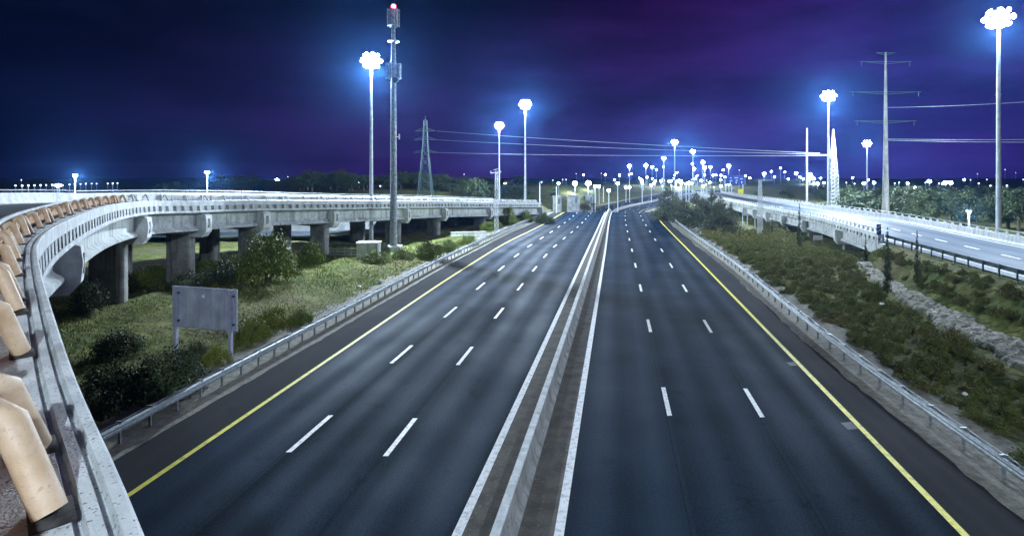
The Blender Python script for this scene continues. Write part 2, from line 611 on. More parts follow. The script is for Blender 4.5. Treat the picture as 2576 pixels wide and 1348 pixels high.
_vp = [(10.0, -10.2, 8.2), (4.0, -3.7, 8.2)]
for px, py, z in [(373, 1348, 8.2), (254, 1083, 8.2), (156, 850, 8.2), (93, 632, 8.2), (115, 587, 8.2), (161, 558, 8.15), (229, 530, 8.1),
                  (300, 512, 7.95), (384, 505, 7.75), (502, 506, 7.45), (618, 504, 7.25), (905, 505, 6.55), (1100, 506, 5.6), (1220, 508, 4.86), (1374, 510, 3.43)]:
    _vp.append(at(px, py, z))
_vp.append((17, 148, 2.4))
VIA = Path(_vp, .4, sgn=1)


# ------------------------------------------------------------------ ground
def smoothstep(a, b, x):
    t = np.clip((x - a) / (b - a), 0, 1)
    return t * t * (3 - 2 * t)


CH = [(-20, 17.5), (18, 22.8), (27.5, 25.2), (39.9, 28.7), (50, 32.6), (59.4, 36.9), (70, 43), (90, 55)]


def ground_h(x, y):
    x = np.asarray(x, float); y = np.asarray(y, float)
    lp = np.interp(y, YS, LN['lrail']); rp = np.interp(y, YS, LN['rrail'])
    md = np.interp(y, YS, _med)
    z = np.zeros_like(x)
    # left field
    dl = lp - x
    z = z + np.where(dl > 0, .55 * smoothstep(2, 26, dl) * (1 - smoothstep(60, 75, y)), 0)
    z = z + np.where(dl > 0, 2.5 * smoothstep(.8, 5.5, dl) * (1 - smoothstep(20, 30, dl)) * smoothstep(104, 122, y) * (1 - smoothstep(158, 190, y)), 0)
    # right bank
    ch = np.interp(y, [c[0] for c in CH], [c[1] for c in CH])
    rx = np.interp(y, RAMP.P[:, 1], RAMP.P[:, 0]); rz = np.interp(y, RAMP.P[:, 1], RAMP.P[:, 2]) - .84
    bank_on = 1 - smoothstep(55, 64, y)
    zc = .75 * bank_on
    low = zc * smoothstep(0, 1, (x - rp - 1.5) / np.maximum(ch - rp, 1))
    up = zc + (rz - zc) * smoothstep(0, 1, (x - ch - .8) / np.maximum(rx - .4 - ch - .8, 1.5)) * bank_on
    top = np.where(x > rx + 12.4, rz * (1 - smoothstep(0, 7, x - rx - 12.4)), rz) * bank_on
    right = np.where(x > rx - .4, top, np.where(x < ch, low, up))
    z = np.where(x > rp, right, z)
    # road bed
    inroad = (x > lp - 1.6) & (x < rp + 1.7)
    z = np.where(inroad, -.14, z)
    # hill inside the far bend
    wl = smoothstep(8, 60, lp - x) * smoothstep(150, 230, y) * (1 - smoothstep(330, 520, y)) * (1 - smoothstep(0, 160, lp - x - 60))
    z = z + 4.2 * wl
    z = z + np.interp(y, YS, _rz, right=0) * (1 - smoothstep(18, 75, np.abs(x - md))) * (1 - smoothstep(372, 440, y))
    # gentle unevenness away from the paving
    away = np.minimum(smoothstep(2.2, 7, np.maximum(lp - x, x - rp)), 1)
    away = np.where((x > rx - 1.5) & (x < rx + 13) & (y < 62), 0, away)
    z = z + away * (.16 * np.sin(x * .41 + 1.3) * np.cos(y * .33) + .09 * np.sin(x * 1.13 + y * .77))
    return z


def gh(x, y):
    return float(ground_h(np.array([x]), np.array([y]))[0])


def build_ground():
    xs = np.unique(np.concatenate([np.arange(-64, 70, 1.0), np.arange(-160, -64, 6), np.arange(70, 220, 6), np.linspace(-1500, -160, 24), np.linspace(220, 1500, 24)]))
    ys = np.unique(np.concatenate([np.arange(-16, 150, 1.0), np.arange(150, 420, 6), np.linspace(420, 1500, 26), np.linspace(-60, -16, 8)]))
    XX, YY = np.meshgrid(xs, ys)
    ZZ = ground_h(XX.ravel(), YY.ravel())
    v = np.stack([XX.ravel(), YY.ravel(), ZZ], 1).tolist()
    nx, ny = len(xs), len(ys)
    f = [(j * nx + i, j * nx + i + 1, (j + 1) * nx + i + 1, (j + 1) * nx + i) for j in range(ny - 1) for i in range(nx - 1)]
    b = MB(); b.v = v; b.f = f; b.m = [0] * len(f); b.uv = [None] * len(f)
    o = b.build('ground', M['ground'], smooth=True)
    tag(o, kind='structure')


build_ground()


# ------------------------------------------------------------------ highway and markings
def build_highway():
    b = MB()
    cols = ['lpave', 'lyel', 'ld1', 'ld2', 'lwh', 'rwh', 'rd1', 'rd2', 'ryel', 'rpave']
    kind = [1, 0, 0, 0, 2, 0, 0, 0, 1]
    u0 = [0, 1, 2, 3, 4, 5, 6, 7, 8, 9]
    ys = np.concatenate([np.arange(-50, 150, 2.0), np.arange(150, 366, 3.0)])
    for j in range(len(ys) - 1):
        a, c = ys[j], ys[j + 1]
        for k in range(9):
            if kind[k] == 2:
                continue
            b.quad((X(cols[k], a), a, RDZ(a)), (X(cols[k + 1], a), a, RDZ(a)), (X(cols[k + 1], c), c, RDZ(c)), (X(cols[k], c), c, RDZ(c)), kind[k],
                   ((u0[k], a), (u0[k] + 1, a), (u0[k] + 1, c), (u0[k], c)))
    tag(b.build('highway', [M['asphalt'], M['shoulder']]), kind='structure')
    # paved strip under the median barrier
    b = MB()
    for j in range(len(ys) - 1):
        a, c = ys[j], ys[j + 1]
        b.quad((X('lwh', a), a, RDZ(a)), (X('rwh', a), a, RDZ(a)), (X('rwh', c), c, RDZ(c)), (X('lwh', c), c, RDZ(c)), 0)
    tag(b.build('median_strip', M['median']), kind='structure')
    # gravel verges
    b = MB()
    rr = random.Random(3)
    ys0 = ys; ys = np.concatenate([np.arange(-40, 150, .7), np.arange(150, 366, 3.0)])
    frg = {float(y): .06 + .16 * rr.random() ** 2 + .16 * max(0, math.sin(y * .31) * math.sin(y * .13 + 1)) for y in ys}
    wob = np.cumsum([rr.uniform(-.25, .25) for _ in ys]); wob = smooth(wob - np.linspace(wob[0], wob[-1], len(wob)), 6)
    for j in range(len(ys) - 1):
        a, c = ys[j], ys[j + 1]
        def wd(i, base): return base + .35 * math.sin(i * 1.9) + .25 * math.sin(i * .77 + 1) + .2 * wob[i]
        l0, l1 = X('lpave', a) - 2.9 - wd(j, .1), X('lpave', c) - 2.9 - wd(j + 1, .1)
        za, zc = RDZ(a), RDZ(c)
        b.quad((l0, a, za + .02), (X('lpave', a) + frg[float(a)] * .6, a, za + .005), (X('lpave', c) + frg[float(c)] * .6, c, zc + .005), (l1, c, zc + .02))
        r0, r1 = X('rpave', a) + 3.0 + wd(j, .1), X('rpave', c) + 3.0 + wd(j + 1, .1)
        b.quad((X('rpave', a) - frg[float(a)], a, za + .005), (r0, a, za + .02), (r1, c, zc + .02), (X('rpave', c) - frg[float(c)], c, zc + .005))
    tag(b.build('gravel_verge', M['gravel']), kind='structure')
    ys = ys0

    def strip(b, nm, y0, y1, w, z=.005, step=2.0, off=0.0):
        n = max(2, int((y1 - y0) / step) + 1)
        q = np.linspace(y0, y1, n)
        for a, c in zip(q[:-1], q[1:]):
            za, zc = RDZ(a) + z, RDZ(c) + z
            if a > 140: za += .02; zc += .02
            b.quad((X(nm, a) - w / 2 + off, a, za), (X(nm, a) + w / 2 + off, a, za), (X(nm, c) + w / 2 + off, c, zc), (X(nm, c) - w / 2 + off, c, zc))
    b = MB()
    strip(b, 'lwh', -40, 360, .27); strip(b, 'rwh', -40, 360, .27)
    for nm, y0, per in (('ld1', 19.57, 9.25), ('ld2', 19.3, 9.25), ('rd1', 22.54, 12.0), ('rd2', 22.4, 12.0)):
        k = -4
        while y0 + k * per < 340:
            strip(b, nm, y0 + k * per, y0 + k * per + 3.0, .19)
            k += 1
    tag(b.build('white_lane_markings', M['white']), kind='structure')
    b = MB()
    strip(b, 'lyel', -40, 360, .20); strip(b, 'ryel', -40, 360, .22)
    tag(b.build('yellow_edge_markings', M['yellow']), kind='structure')
    # square repair patches near the right lane edge
    b = MB()
    for px, py, w, l in ((2137, 1070, .26, .34), (1992, 915, .22, .3)):
        x, y, _ = at(px, py)
        b.quad((x - w, y - l, .004), (x + w * .7, y - l * .8, .004), (x + w, y + l, .004), (x - w * .8, y + l * .7, .004))
    tag(b.build('asphalt_repair_patches', M['patch']), kind='structure')


build_highway()


def build_barrier():
    root = empty('concrete_barrier', (0, 0, 0))
    tag(root, 'long concrete median barrier with pale top between the two carriageways', 'barrier')
    ys = np.concatenate([np.arange(-40, 150, 2.0), np.arange(150, 350, 3.0)])

    def path(a, c):
        q = [y for y in ys if a < y < c]
        q = [a] + q + [c]
        out = []
        for y in q:
            s = (Xm(y + .5) - Xm(y - .5)); l = math.hypot(1, s)
            out.append(((Xm(y), y, RDZ(y)), (1 / l, -s / l)))
        return out
    prof = [(.34, 0), (.34, .07), (.20, .24), (.115, .74), (-.115, .74), (-.20, .24), (-.34, .07), (-.34, 0)]
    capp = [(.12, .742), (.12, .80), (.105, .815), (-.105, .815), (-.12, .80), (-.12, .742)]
    joints = [-40] + list(np.arange(4.2, 345, 12.0))
    for a, c in zip(joints[:-1], joints[1:]):
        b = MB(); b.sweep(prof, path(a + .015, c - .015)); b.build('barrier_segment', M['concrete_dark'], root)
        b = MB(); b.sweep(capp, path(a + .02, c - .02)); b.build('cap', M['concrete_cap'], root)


build_barrier()


# ------------------------------------------------------------------ guardrails
WPROF = [(0, .45), (.045, .47), (.085, .51), (.085, .55), (.045, .585), (.03, .605), (.045, .625), (.085, .66), (.085, .70), (.045, .74), (0, .76)]


def guardrail(name_label, xs_fn, y0, y1, side, spacing, double=True, zfn=None, mat_=None, maxposts=98, ystep=1.5):
    """side=+1: road lies at +x of the rail"""
    mat_ = mat_ or M['galv']
    zfn = zfn or (lambda x, y: 0.0)
    root = empty('guardrail', (xs_fn(y0), y0, zfn(xs_fn(y0), y0)))
    tag(root, name_label, 'guardrail')
    o0 = Vector(root.location)
    ys = list(np.arange(y0, y1, ystep)) + [y1]
    pts = []
    for y in ys:
        s = (xs_fn(y + .5) - xs_fn(y - .5)); l = math.hypot(1, s)
        x = xs_fn(y)
        pts.append((Vector((x, y, zfn(x, y))) - o0, (1 / l * side, -s / l * side)))
    faces = [(1, .10)] + ([(-1, .10)] if double else [])
    for sg, off in faces:
        prof = [(sg * (off + o), z) for o, z in WPROF] + [(sg * (off + o - .012), z) for o, z in reversed(WPROF)]
        b = MB(); b.sweep(prof, pts); b.build('rail', mat_, root)
    # posts, one every few metres of arc
    L_ = np.concatenate([[0], np.cumsum([math.hypot((b_[0] - a_[0]).x, (b_[0] - a_[0]).y) for a_, b_ in zip(pts[:-1], pts[1:])])])
    q = np.arange(.4, L_[-1], spacing)
    proto = None
    for k, d in enumerate(q):
        x = np.interp(d, L_, [p[0].x for p in pts]); y = np.interp(d, L_, [p[0].y for p in pts]); z = np.interp(d, L_, [p[0].z for p in pts])
        i = min(int(np.searchsorted(L_, d)), len(pts) - 1)
        ang = math.atan2(pts[i][1][1], pts[i][1][0])
        if proto is None:
            b = MB()
            b.box((0, 0, .26), (.10, .06, 1.0))
            b.box((.055, 0, .605), (.09, .12, .26))
            if double: b.box((-.055, 0, .605), (.09, .12, .26))
            b.box((0, 0, .785), (.26 if double else .14, .07, .03))
            proto = b.build('post', mat_, root)
            o = proto
        elif k < maxposts:
            o = proto.copy(); COL.objects.link(o); o.parent = root
        else:
            break
        o.location = (x, y, z); o.rotation_euler = (0, 0, ang)
    return root


guardrail('double sided steel guardrail along the grassy left verge of the highway', lambda y: X('lrail', y), 6, 146, 1, 1.40)
guardrail('steel guardrail between the right shoulder and the shrub bank', lambda y: X('rrail', y), 2, 146, -1, 1.95)
guardrail('dark steel guardrail on the near edge of the right ramp', lambda y: ramp_x(y) + .35, 8, 57.6, 1, 1.9, double=False,
          zfn=lambda x, y: ramp_z(y) - .80, mat_=M['dark_steel'])


# ------------------------------------------------------------------ bridges
def notched(b, P, s0, s1, per, wid, zt, zb):
    d = s0
    cols = []
    while d + per < s1:
        k = .06
        cols += [((d, .01), (d + k, .03)), ((d + wid, .01), (d + wid - k, .03)), ((d + wid + .01, -.24), (d + wid - k + .01, -.24)), ((d + per - .01, -.24), (d + per + k - .01, -.24))]
        d += per
    for (ta, to), (ba, bo) in cols:
        b.v.append(P.pos(ta, to, zt)); b.v.append(P.pos(ba, bo, zb))
    for i in range(len(cols) - 1):
        b.f.append((2 * i, 2 * i + 1, 2 * i + 3, 2 * i + 2)); b.m.append(0); b.uv.append(None)


def build_viaduct():
    p0 = VIA.fr(0)[0]
    root = empty('curved_viaduct', (0, 0, 0))
    tag(root, 'curved concrete road viaduct with railed parapet sweeping from the lower left corner', 'viaduct')
    SEND = VIA.near_px(1362)
    full = VIA.sub(0, SEND, .5)
    # near parapet: cap with two grooves, white shelf, inner face
    prof = [(0, -.42), (0, -.03), (-.02, 0), (-.07, 0), (-.082, -.05), (-.108, -.05), (-.12, 0), (-.175, 0), (-.187, -.05), (-.213, -.05), (-.225, 0),
            (-.30, -.006), (-.50, -.012), (-.54, -.05), (-.62, -.62), (-.72, -.80), (-.25, -.80), (-.25, -.42)]
    b = MB(); b.sweep(prof, full)
    par = b.build('parapet', M['concrete_cap'], root)
    # notched fascia: blocks with recesses between them, one continuous strip
    b = MB(); notched(b, VIA, .3, SEND - .4, .95, .60, -.40, -.84)
    b.build('fascia_blocks', M['concrete'], root)
    b = MB(); b.sweep([(.05, -.82), (.05, -1.0), (-.9, -1.06), (-.9, -.82)], full); b.build('slab_edge', M['concrete_cap'], root)
    # deck, higher on the far side of the bend
    wdt = 12.0
    b = MB()
    for (pa, na), (pb, nb) in zip(full[:-1], full[1:]):
        def q(p, n, o): return (p[0] + n[0] * o, p[1] + n[1] * o, p[2] - .80 + (-o - .72) * .055)
        ya, yb = pa[1], pb[1]
        b.quad(q(pa, na, -wdt), q(pa, na, -.70), q(pb, nb, -.70), q(pb, nb, -wdt), 0, ((0, ya), (3, ya), (3, yb), (0, yb)))
    b.build('deck_surface', M['deck'], root)
    b = MB(); b.sweep([(-.9, -.84), (-.9, -1.05), (-wdt, -.60), (-wdt, -.22)], full); b.build('deck_slab', M['concrete'], root)
    zf = -.80 + (wdt - .72) * .055
    fz = [(-wdt + .45, zf + .0), (-wdt + .30, zf + .25), (-wdt + .2, zf + .82), (-wdt - .02, zf + .82), (-wdt - .05, -.60), (-wdt + .40, -.60)]
    b = MB(); b.sweep(fz, full); b.build('far_parapet', M['concrete_cap'], root)
    b = MB(); b.tube([VIA.pos(s_, -wdt + .1, zf + 1.02) for s_ in np.arange(0, SEND, 1.0)], .05, 6)
    for s_ in np.arange(.5, SEND, 2.0):
        b.tube([VIA.pos(s_, -wdt + .1, zf + .8), VIA.pos(s_, -wdt + .1, zf + 1.02)], .035, 5)
    b.build('far_handrail', M['galv'], root)
    b = MB()
    for o_, w in ((-1.6, .14), (-10.9, .14)):
        for s_ in np.arange(0, SEND - 1, 1.0):
            def q(ss, oo): 
                p = VIA.pos(ss, oo, 0); return (p[0], p[1], p[2] - .796 + (-oo - .72) * .055)
            b.quad(q(s_, o_ - w / 2), q(s_, o_ + w / 2), q(s_ + 1, o_ + w / 2), q(s_ + 1, o_ - w / 2))
    b.build('deck_edge_line', M['white'], root)
    # cross heads with white bracket ends, columns, girders between them
    rows = [VIA.near_px(px, .0) for px in (205, 375, 525, 672, 848, 1030, 1125, 1238)]
    first = rows[0] - 13
    allrows = [first] + rows
    for r_ in allrows:
        p, t, n = VIA.fr(r_)
        poly = [(-.35, -1.07), (.02, -1.25), (.10, -1.9), (.02, -2.7), (-.35, -3.15), (-11.2, -2.85), (-11.2, -2.2), (-1.25, -2.62), (-1.25, -1.07)]
        b = MB(); i = 0
        for sgn in (-.42, .42):
            for o_, z_ in poly:
                b.v.append((p[0] + n[0] * o_ + t[0] * sgn, p[1] + n[1] * o_ + t[1] * sgn, p[2] + z_))
        k = len(poly)
        b.f.append(tuple(range(k))); b.f.append(tuple(range(2 * k - 1, k - 1, -1)))
        for j in range(k): b.f.append((j, j + k, (j + 1) % k + k, (j + 1) % k))
        b.m = [0] * len(b.f); b.uv = [None] * len(b.f)
        ch = b.build('crosshead', M['concrete_cap'], root)
        # recessed panel line on the bracket end
        ang = math.atan2(n[1], n[0])
        b = MB()
        b.box((p[0] + n[0] * .075, p[1] + n[1] * .075, p[2] - 1.95), (.06, .26, .8), ang)
        b.build('bracket_recess', M['concrete_dark'], ch)
        for o_ in (-2.6, -8.6):
            c = (p[0] + n[0] * o_, p[1] + n[1] * o_)
            g = gh(*c)
            zt = p[2] - 2.9
            if zt - g < .3: continue
            b = MB()
            prof = []
            for k_ in range(20):
                w = 2 * math.pi * k_ / 20
                ex = abs(math.cos(w)) ** .45 * math.copysign(1, math.cos(w)) * 1.15
                ey = abs(math.sin(w)) ** .45 * math.copysign(1, math.sin(w)) * .55
                prof.append((ex, ey))
            for z_ in (g - .6, zt):
                for ex, ey in prof:
                    b.v.append((c[0] + n[0] * ex + t[0] * ey, c[1] + n[1] * ex + t[1] * ey, z_))
            for j in range(20): b.f.append((j, (j + 1) % 20, (j + 1) % 20 + 20, j + 20))
            b.m = [0] * len(b.f); b.uv = [None] * len(b.f)
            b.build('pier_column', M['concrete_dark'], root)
    spans = list(zip([0] + [r_ for r_ in allrows], [r_ for r_ in allrows] + [SEND]))
    gp = [(-.55, -1.03), (-.55, -1.12), (-.82, -1.22), (-.82, -2.15), (-.48, -2.42), (-.48, -2.58), (-1.22, -2.58), (-1.22, -2.42), (-.98, -2.15), (-.98, -1.22), (-1.2, -1.12), (-1.2, -1.03)]
    for a, c in spans:
        if c - a < 1.4: continue
        for k_, off in enumerate((0, -3.6, -7.2)):
            lift = -off * .055
            pr = [(o_ + off, z_ + lift) for o_, z_ in gp]
            b = MB(); b.sweep(pr, VIA.sub(a + .5, c - .5, .6)); b.build('girder', M['concrete'], root)
    # railing
    rl = empty('railing'); rl.parent = root
    RE = SEND - 1
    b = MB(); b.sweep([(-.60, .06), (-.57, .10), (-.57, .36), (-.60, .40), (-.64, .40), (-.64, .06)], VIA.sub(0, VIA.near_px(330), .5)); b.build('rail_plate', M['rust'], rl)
    b = MB(); b.sweep([(-.60, .06), (-.57, .10), (-.57, .36), (-.60, .40), (-.64, .40), (-.64, .06)], VIA.sub(VIA.near_px(330) + .03, RE, .5)); tag(b.build('rail_plate', M['concrete'], rl), 'far rail plate, pale with lamp light put into its colour')  # lamp-lit far stretch: the light is put into a paler colour
    b = MB(); b.tube([VIA.pos(s_, -.66, .47) for s_ in np.arange(0, RE, .5)], .05, 8); b.build('top_rail', M['concrete_cap'], rl, smooth=True)
    s0 = VIA.at_Y(2.32)
    k = -2
    while k < 58:
        s_ = s0 + .85 + k * 2.45
        k += 1
        if s_ > RE - .8: break
        if s_ < .8: continue
        b = MB()
        for ds in ((-.42, .42) if k % 2 else (.15,)):
            pts = [VIA.pos(s_ + ds * .45, -.60, .28), VIA.pos(s_ + ds * .5, -.52, .43), VIA.pos(s_ + ds * .55, -.47, .455), VIA.pos(s_ + ds * .62, -.42, .42), VIA.pos(s_ + ds * 1.0, -.29, .03)]
            b.tube(pts, [.05, .066, .066, .066, .066], 20)
            w = s_ + ds
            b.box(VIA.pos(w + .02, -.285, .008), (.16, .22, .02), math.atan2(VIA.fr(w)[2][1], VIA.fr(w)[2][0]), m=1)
        b.build('strut', [M['tube'] if s_ < VIA.near_px(330) else M['concrete_cap'], M['pocket']], rl, smooth=True)  # far struts also take the pale colour, lamp light painted in
    k = 0
    while True:
        s_ = s0 + 2.1 + k * 4.90
        if s_ > RE - .5: break
        p, t, n = VIA.fr(s_); ang = math.atan2(n[1], n[0])
        c = VIA.pos(s_, -.56, .20)
        b = MB(); b.box(c, (.035, .14, .50), ang)
        c2 = VIA.pos(s_, -.50, .05); b.box(c2, (.16, .20, .10), ang, taper=.55)
        b.build('rail_post', M['concrete_cap'], rl)
        k += 1
    # abutment wall at the far end
    p, t, n = VIA.fr(SEND)
    ang = math.atan2(n[1], n[0])
    c = VIA.pos(SEND + .3, -6, 0)
    b = MB(); b.box((c[0], c[1], (p[2] - .95) / 2 - .3), (12.4, .7, p[2] - .35), ang)
    b.build('abutment', M['concrete'], root)
    return SEND


VSEND = build_viaduct()


def build_ramp_bridge():
    a0 = RAMP.at_Y(RAMP_END_Y); a1 = RAMP.at_Y(240)
    # ramp road surface (whole length) and the embankment part are setting
    b = MB()
    fr = RAMP.sub(0, RAMP.len, 1.0)
    for (pa, na), (pb, nb) in zip(fr[:-1], fr[1:]):
        def q(p, n, o): return (p[0] + n[0] * o, p[1] + n[1] * o, p[2] - .72)
        b.quad(q(pa, na, -.55), q(pa, na, -RW_ + .4), q(pb, nb, -RW_ + .4), q(pb, nb, -.55), 0, ((0, pa[1]), (2, pa[1]), (2, pb[1]), (0, pb[1])))
    tag(b.build('ramp_road', M['ramp_asphalt']), kind='structure')
    b = MB()
    for s_ in np.arange(6, RAMP.len - 3, 6.0):
        def q(ss, oo): return RAMP.pos(ss, oo, -.715)
        b.quad(q(s_, -6.2), q(s_, -6.42), q(s_ + 2.6, -6.42), q(s_ + 2.6, -6.2))
    for o_ in (-1.5, -10.9):
        for s_ in np.arange(0, RAMP.len - 2, 2.0):
            b.quad(q(s_, o_), q(s_, o_ - .15), q(s_ + 2, o_ - .15), q(s_ + 2, o_))
    tag(b.build('ramp_lane_markings', M['white']), kind='structure')

    root = empty('ramp_bridge')
    tag(root, 'straight concrete ramp bridge on the right with notched parapet and bright lit deck', 'bridge')
    full = RAMP.sub(a0, a1, .8)
    prof = [(0, -.42), (0, -.02), (-.03, 0), (-.45, 0), (-.5, -.05), (-.55, -.70), (-.25, -.72), (-.25, -.42)]
    b = MB(); b.sweep(prof, full); b.build('parapet', M['concrete_cap'], root)
    b = MB(); notched(b, RAMP, a0 + .2, a0 + 95, 1.3, .85, -.40, -.79)
    b.build('fascia_blocks', M['concrete'], root)
    b = MB(); b.sweep([(.05, -.77), (.05, -.98), (-RW_, -.98), (-RW_, -.77)], full); b.build('deck_slab', M['concrete'], root)
    rows = [RAMP.near_px(px) for px in (2100, 2016, 1965, 1925, 1893, 1868)]
    allr = [a0 + .6] + rows
    gp = [(-.55, -1.0), (-.55, -1.1), (-.8, -1.2), (-.8, -2.05), (-.5, -2.25), (-.5, -2.4), (-1.2, -2.4), (-1.2, -2.25), (-.95, -2.05), (-.95, -1.2), (-1.2, -1.1), (-1.2, -1.0)]
    for a, c in zip(allr, allr[1:] + [a1]):
        for off in (0, -4, -8):
            b = MB(); b.sweep([(o_ + off, z_) for o_, z_ in gp], RAMP.sub(a + .55, c - .55, 1.0)); b.build('girder', M['concrete'], root)
    for r_ in rows:
        p, t, n = RAMP.fr(r_)
        ang = math.atan2(n[1], n[0])
        b = MB()
        poly = [(-.3, -1.0), (.08, -1.15), (.10, -1.8), (.0, -2.5), (-.3, -2.9), (-RW_ + .3, -2.9), (-RW_ + .3, -2.42), (-1.25, -2.42), (-1.25, -1.0)]
        for sg in (-.4, .4):
            for o_, z_ in poly: b.v.append((p[0] + n[0] * o_ + t[0] * sg, p[1] + n[1] * o_ + t[1] * sg, p[2] + z_))
        k = len(poly)
        b.f.append(tuple(range(k))); b.f.append(tuple(range(2 * k - 1, k - 1, -1)))
        for j in range(k): b.f.append((j, j + k, (j + 1) % k + k, (j + 1) % k))
        b.m = [0] * len(b.f); b.uv = [None] * len(b.f)
        b.build('crosshead', M['concrete_cap'], root)
        for o_ in (-2.0, -8.0):
            c = (p[0] + n[0] * o_, p[1] + n[1] * o_); g = gh(*c)
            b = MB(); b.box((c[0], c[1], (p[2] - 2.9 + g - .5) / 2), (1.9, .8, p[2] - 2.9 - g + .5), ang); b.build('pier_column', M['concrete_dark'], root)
    # abutment wing at the near end
    b = MB(); b.sweep([(.02, -.99), (.02, -2.9), (-RW_ + .2, -2.9), (-RW_ + .2, -.99)], RAMP.sub(a0 - 1.2, a0 + 1.2, .6)); b.build('abutment', M['concrete'], root)
    # post and slab railing on the near parapet
    rl = empty('railing'); rl.parent = root
    b = MB(); b.tube([RAMP.pos(s_, -.3, .40) for s_ in np.arange(a0 + .5, a1, 1.0)], .05, 6); b.build('top_rail', M['galv'], rl)
    k = 0
    for s_ in np.arange(a0 + 1, a1, 1.5):
        if k > 92: break
        p, t, n = RAMP.fr(s_)
        b = MB(); b.box(RAMP.pos(s_, -.25, .19), (.22, .34, .38), math.atan2(n[1], n[0]), taper=.6); b.build('rail_post', M['concrete_cap'], rl); k += 1

    # far side parapet, whole length of the ramp
    o = empty('parapet_wall')
    tag(o, 'long pale concrete parapet wall along the far edge of the right ramp', 'wall')
    fr = RAMP.sub(0, a1, 1.0)
    b = MB(); b.sweep([(-RW_ + .42, -.735), (-RW_ + .3, -.45), (-RW_ + .25, .12), (-RW_ + .02, .12), (-RW_ - .02, -.735)], fr); b.build('wall', M['concrete_cap'], o)
    proto = None
    k = 0
    for s_ in np.arange(RAMP.at_Y(34), a1, 1.9):
        if k > 95: break
        p, t, n = RAMP.fr(s_)
        if proto is None:
            b = MB(); b.box((0, 0, .14), (.16, .5, .28), 0, taper=.6); proto = b.build('coping_block', M['concrete_cap'], o); q = proto
        else:
            q = proto.copy(); COL.objects.link(q); q.parent = o
        q.location = RAMP.pos(s_, -RW_ + .135, .12); q.rotation_euler = (0, 0, math.atan2(n[1], n[0])); k += 1
    b = MB(); b.tube([RAMP.pos(s_, -RW_ + .135, .48) for s_ in np.arange(2, a1, 2.0)], .04, 5); b.build('handrail', M['galv'], o)


build_ramp_bridge()


# ------------------------------------------------------------------ lamps
def add_light(parent, z, power, radius):
    ld = bpy.data.lights.new('lamp_light', 'POINT')
    ld.energy = power; ld.color = LAMP; ld.shadow_soft_size = radius
    lo = bpy.data.objects.new('lamp_light', ld)
    COL.objects.link(lo); lo.parent = parent; lo.location = (0, 0, z)


def high_mast(base, h, r0, r1, crown, power, label, group='high mast road lights', heads=10, cat='street lamp'):
    root = empty('high_mast_light', base)
    tag(root, label, cat, group)
    b = MB(); b.tube([(0, 0, -.3), (0, 0, h * .33), (0, 0, h * .66), (0, 0, h)], [r0, r0 + (r1 - r0) * .33, r0 + (r1 - r0) * .66, r1], 12, caps=True)
    for z in (h * .33, h * .66): b.tube([(0, 0, z - .12), (0, 0, z + .12)], r0 * .98 - (r0 - r1) * z / h * .9 + .02, 12)
    b.build('pole', M['mast'], root, smooth=True)
    b = MB()
    for zz, kk in ((h - .05, .75), (h - .80, 1.0), (h - 1.55, .75)):
        b.tube([(crown * kk * math.cos(a), crown * kk * math.sin(a), zz) for a in np.linspace(0, 2 * math.pi, 25)], .05, 6, caps=False)
        for a in np.linspace(0, 2 * math.pi, 6, endpoint=False): b.bar((0, 0, zz), (crown * kk * math.cos(a), crown * kk * math.sin(a), zz), .07)
    b.tube([(0, 0, h - 1.9), (0, 0, h + .45)], [.22, .14], 10)
    b.build('head_ring', M['mast'], root)
    for zz, kk, nn, ph, tilt in ((h - .10, .72, 6, 0.0, .45), (h - .80, 1.05, 9, .3, -.05), (h - 1.45, .72, 6, .5, -.6)):
        for k in range(nn):
            a = 2 * math.pi * k / nn + ph
            ca, sa = math.cos(a), math.sin(a)
            r_ = crown * kk
            ct, st = math.cos(tilt), math.sin(tilt)
            p = lambda d: (ca * (r_ + d * ct), sa * (r_ + d * ct), zz + d * st)
            b = MB(); b.tube([p(-.45), p(-.12), p(.12)], [.07, .20, .27], 10)
            hd = b.build('floodlight', M['mast'], root)
            b = MB(); b.tube([p(.125), p(.18), p(.30)], [.26, .24, .10], 10)
            b.build('lens', M['lamp'], hd, smooth=True)
    b = MB(); b.ball((0, 0, h - .80), .62, seg=20, ring=12, sq=.92); b.build('lamp_globe', M['lamp'], root, smooth=True)
    if power: add_light(root, h - 2.15, power, .30)
    return root


def mast_at(px, by, lamp_y, Y, z0, r0, r1, crown, power, label, **k):
    x = (px - CX) / F * Y
    top = H - (lamp_y - YH) / F * Y
    return high_mast((x, Y, z0), top - z0 + .5, r0, r1, crown, power, label, **k)


P0 = 300000
mast_at(934, 612, 148, 77, 0.2, .30, .14, 1.15, P0, 'tall high mast light standing left of the telecom tower beside the curved viaduct')
mast_at(1321, 540, 260, 134, 0, .30, .14, 1.15, P0, 'high mast light right of the lattice pole where the viaduct meets the far bank')
mast_at(1256, 516, 314, 178, 0, .30, .14, 1.15, P0 * .8, 'high mast light rising directly behind the slim lattice pole beyond the viaduct')
mast_at(2512, 580, 40, 63, .5, .28, .15, 1.15, P0 * .62, 'nearest and brightest high mast light beside the right ramp parapet')
mast_at(2084, 515, 238, 117, 0, .30, .14, 1.15, P0 * 1.15, 'high mast light next to the white lattice tower behind the right ramp')
mast_at(2181, 520, 359, 190, 0, .28, .14, 1.0, P0 * .5, 'smaller high mast light between the white lattice tower and the grey monopole')
mast_at(1697, 500, 356, 270, 0, .32, .15, 1.3, P0, 'high mast light over the far end of the highway, highest of the distant cluster')
mast_at(1743, 480, 380, 372, 0, .32, .15, 1.3, P0, 'second highest lamp of the distant cluster, just right of the tallest one')
mast_at(1670, 480, 397, 460, 0, .32, .15, 1.3, P0, 'distant lamp just left of and lower than the tallest lamp of the far cluster')


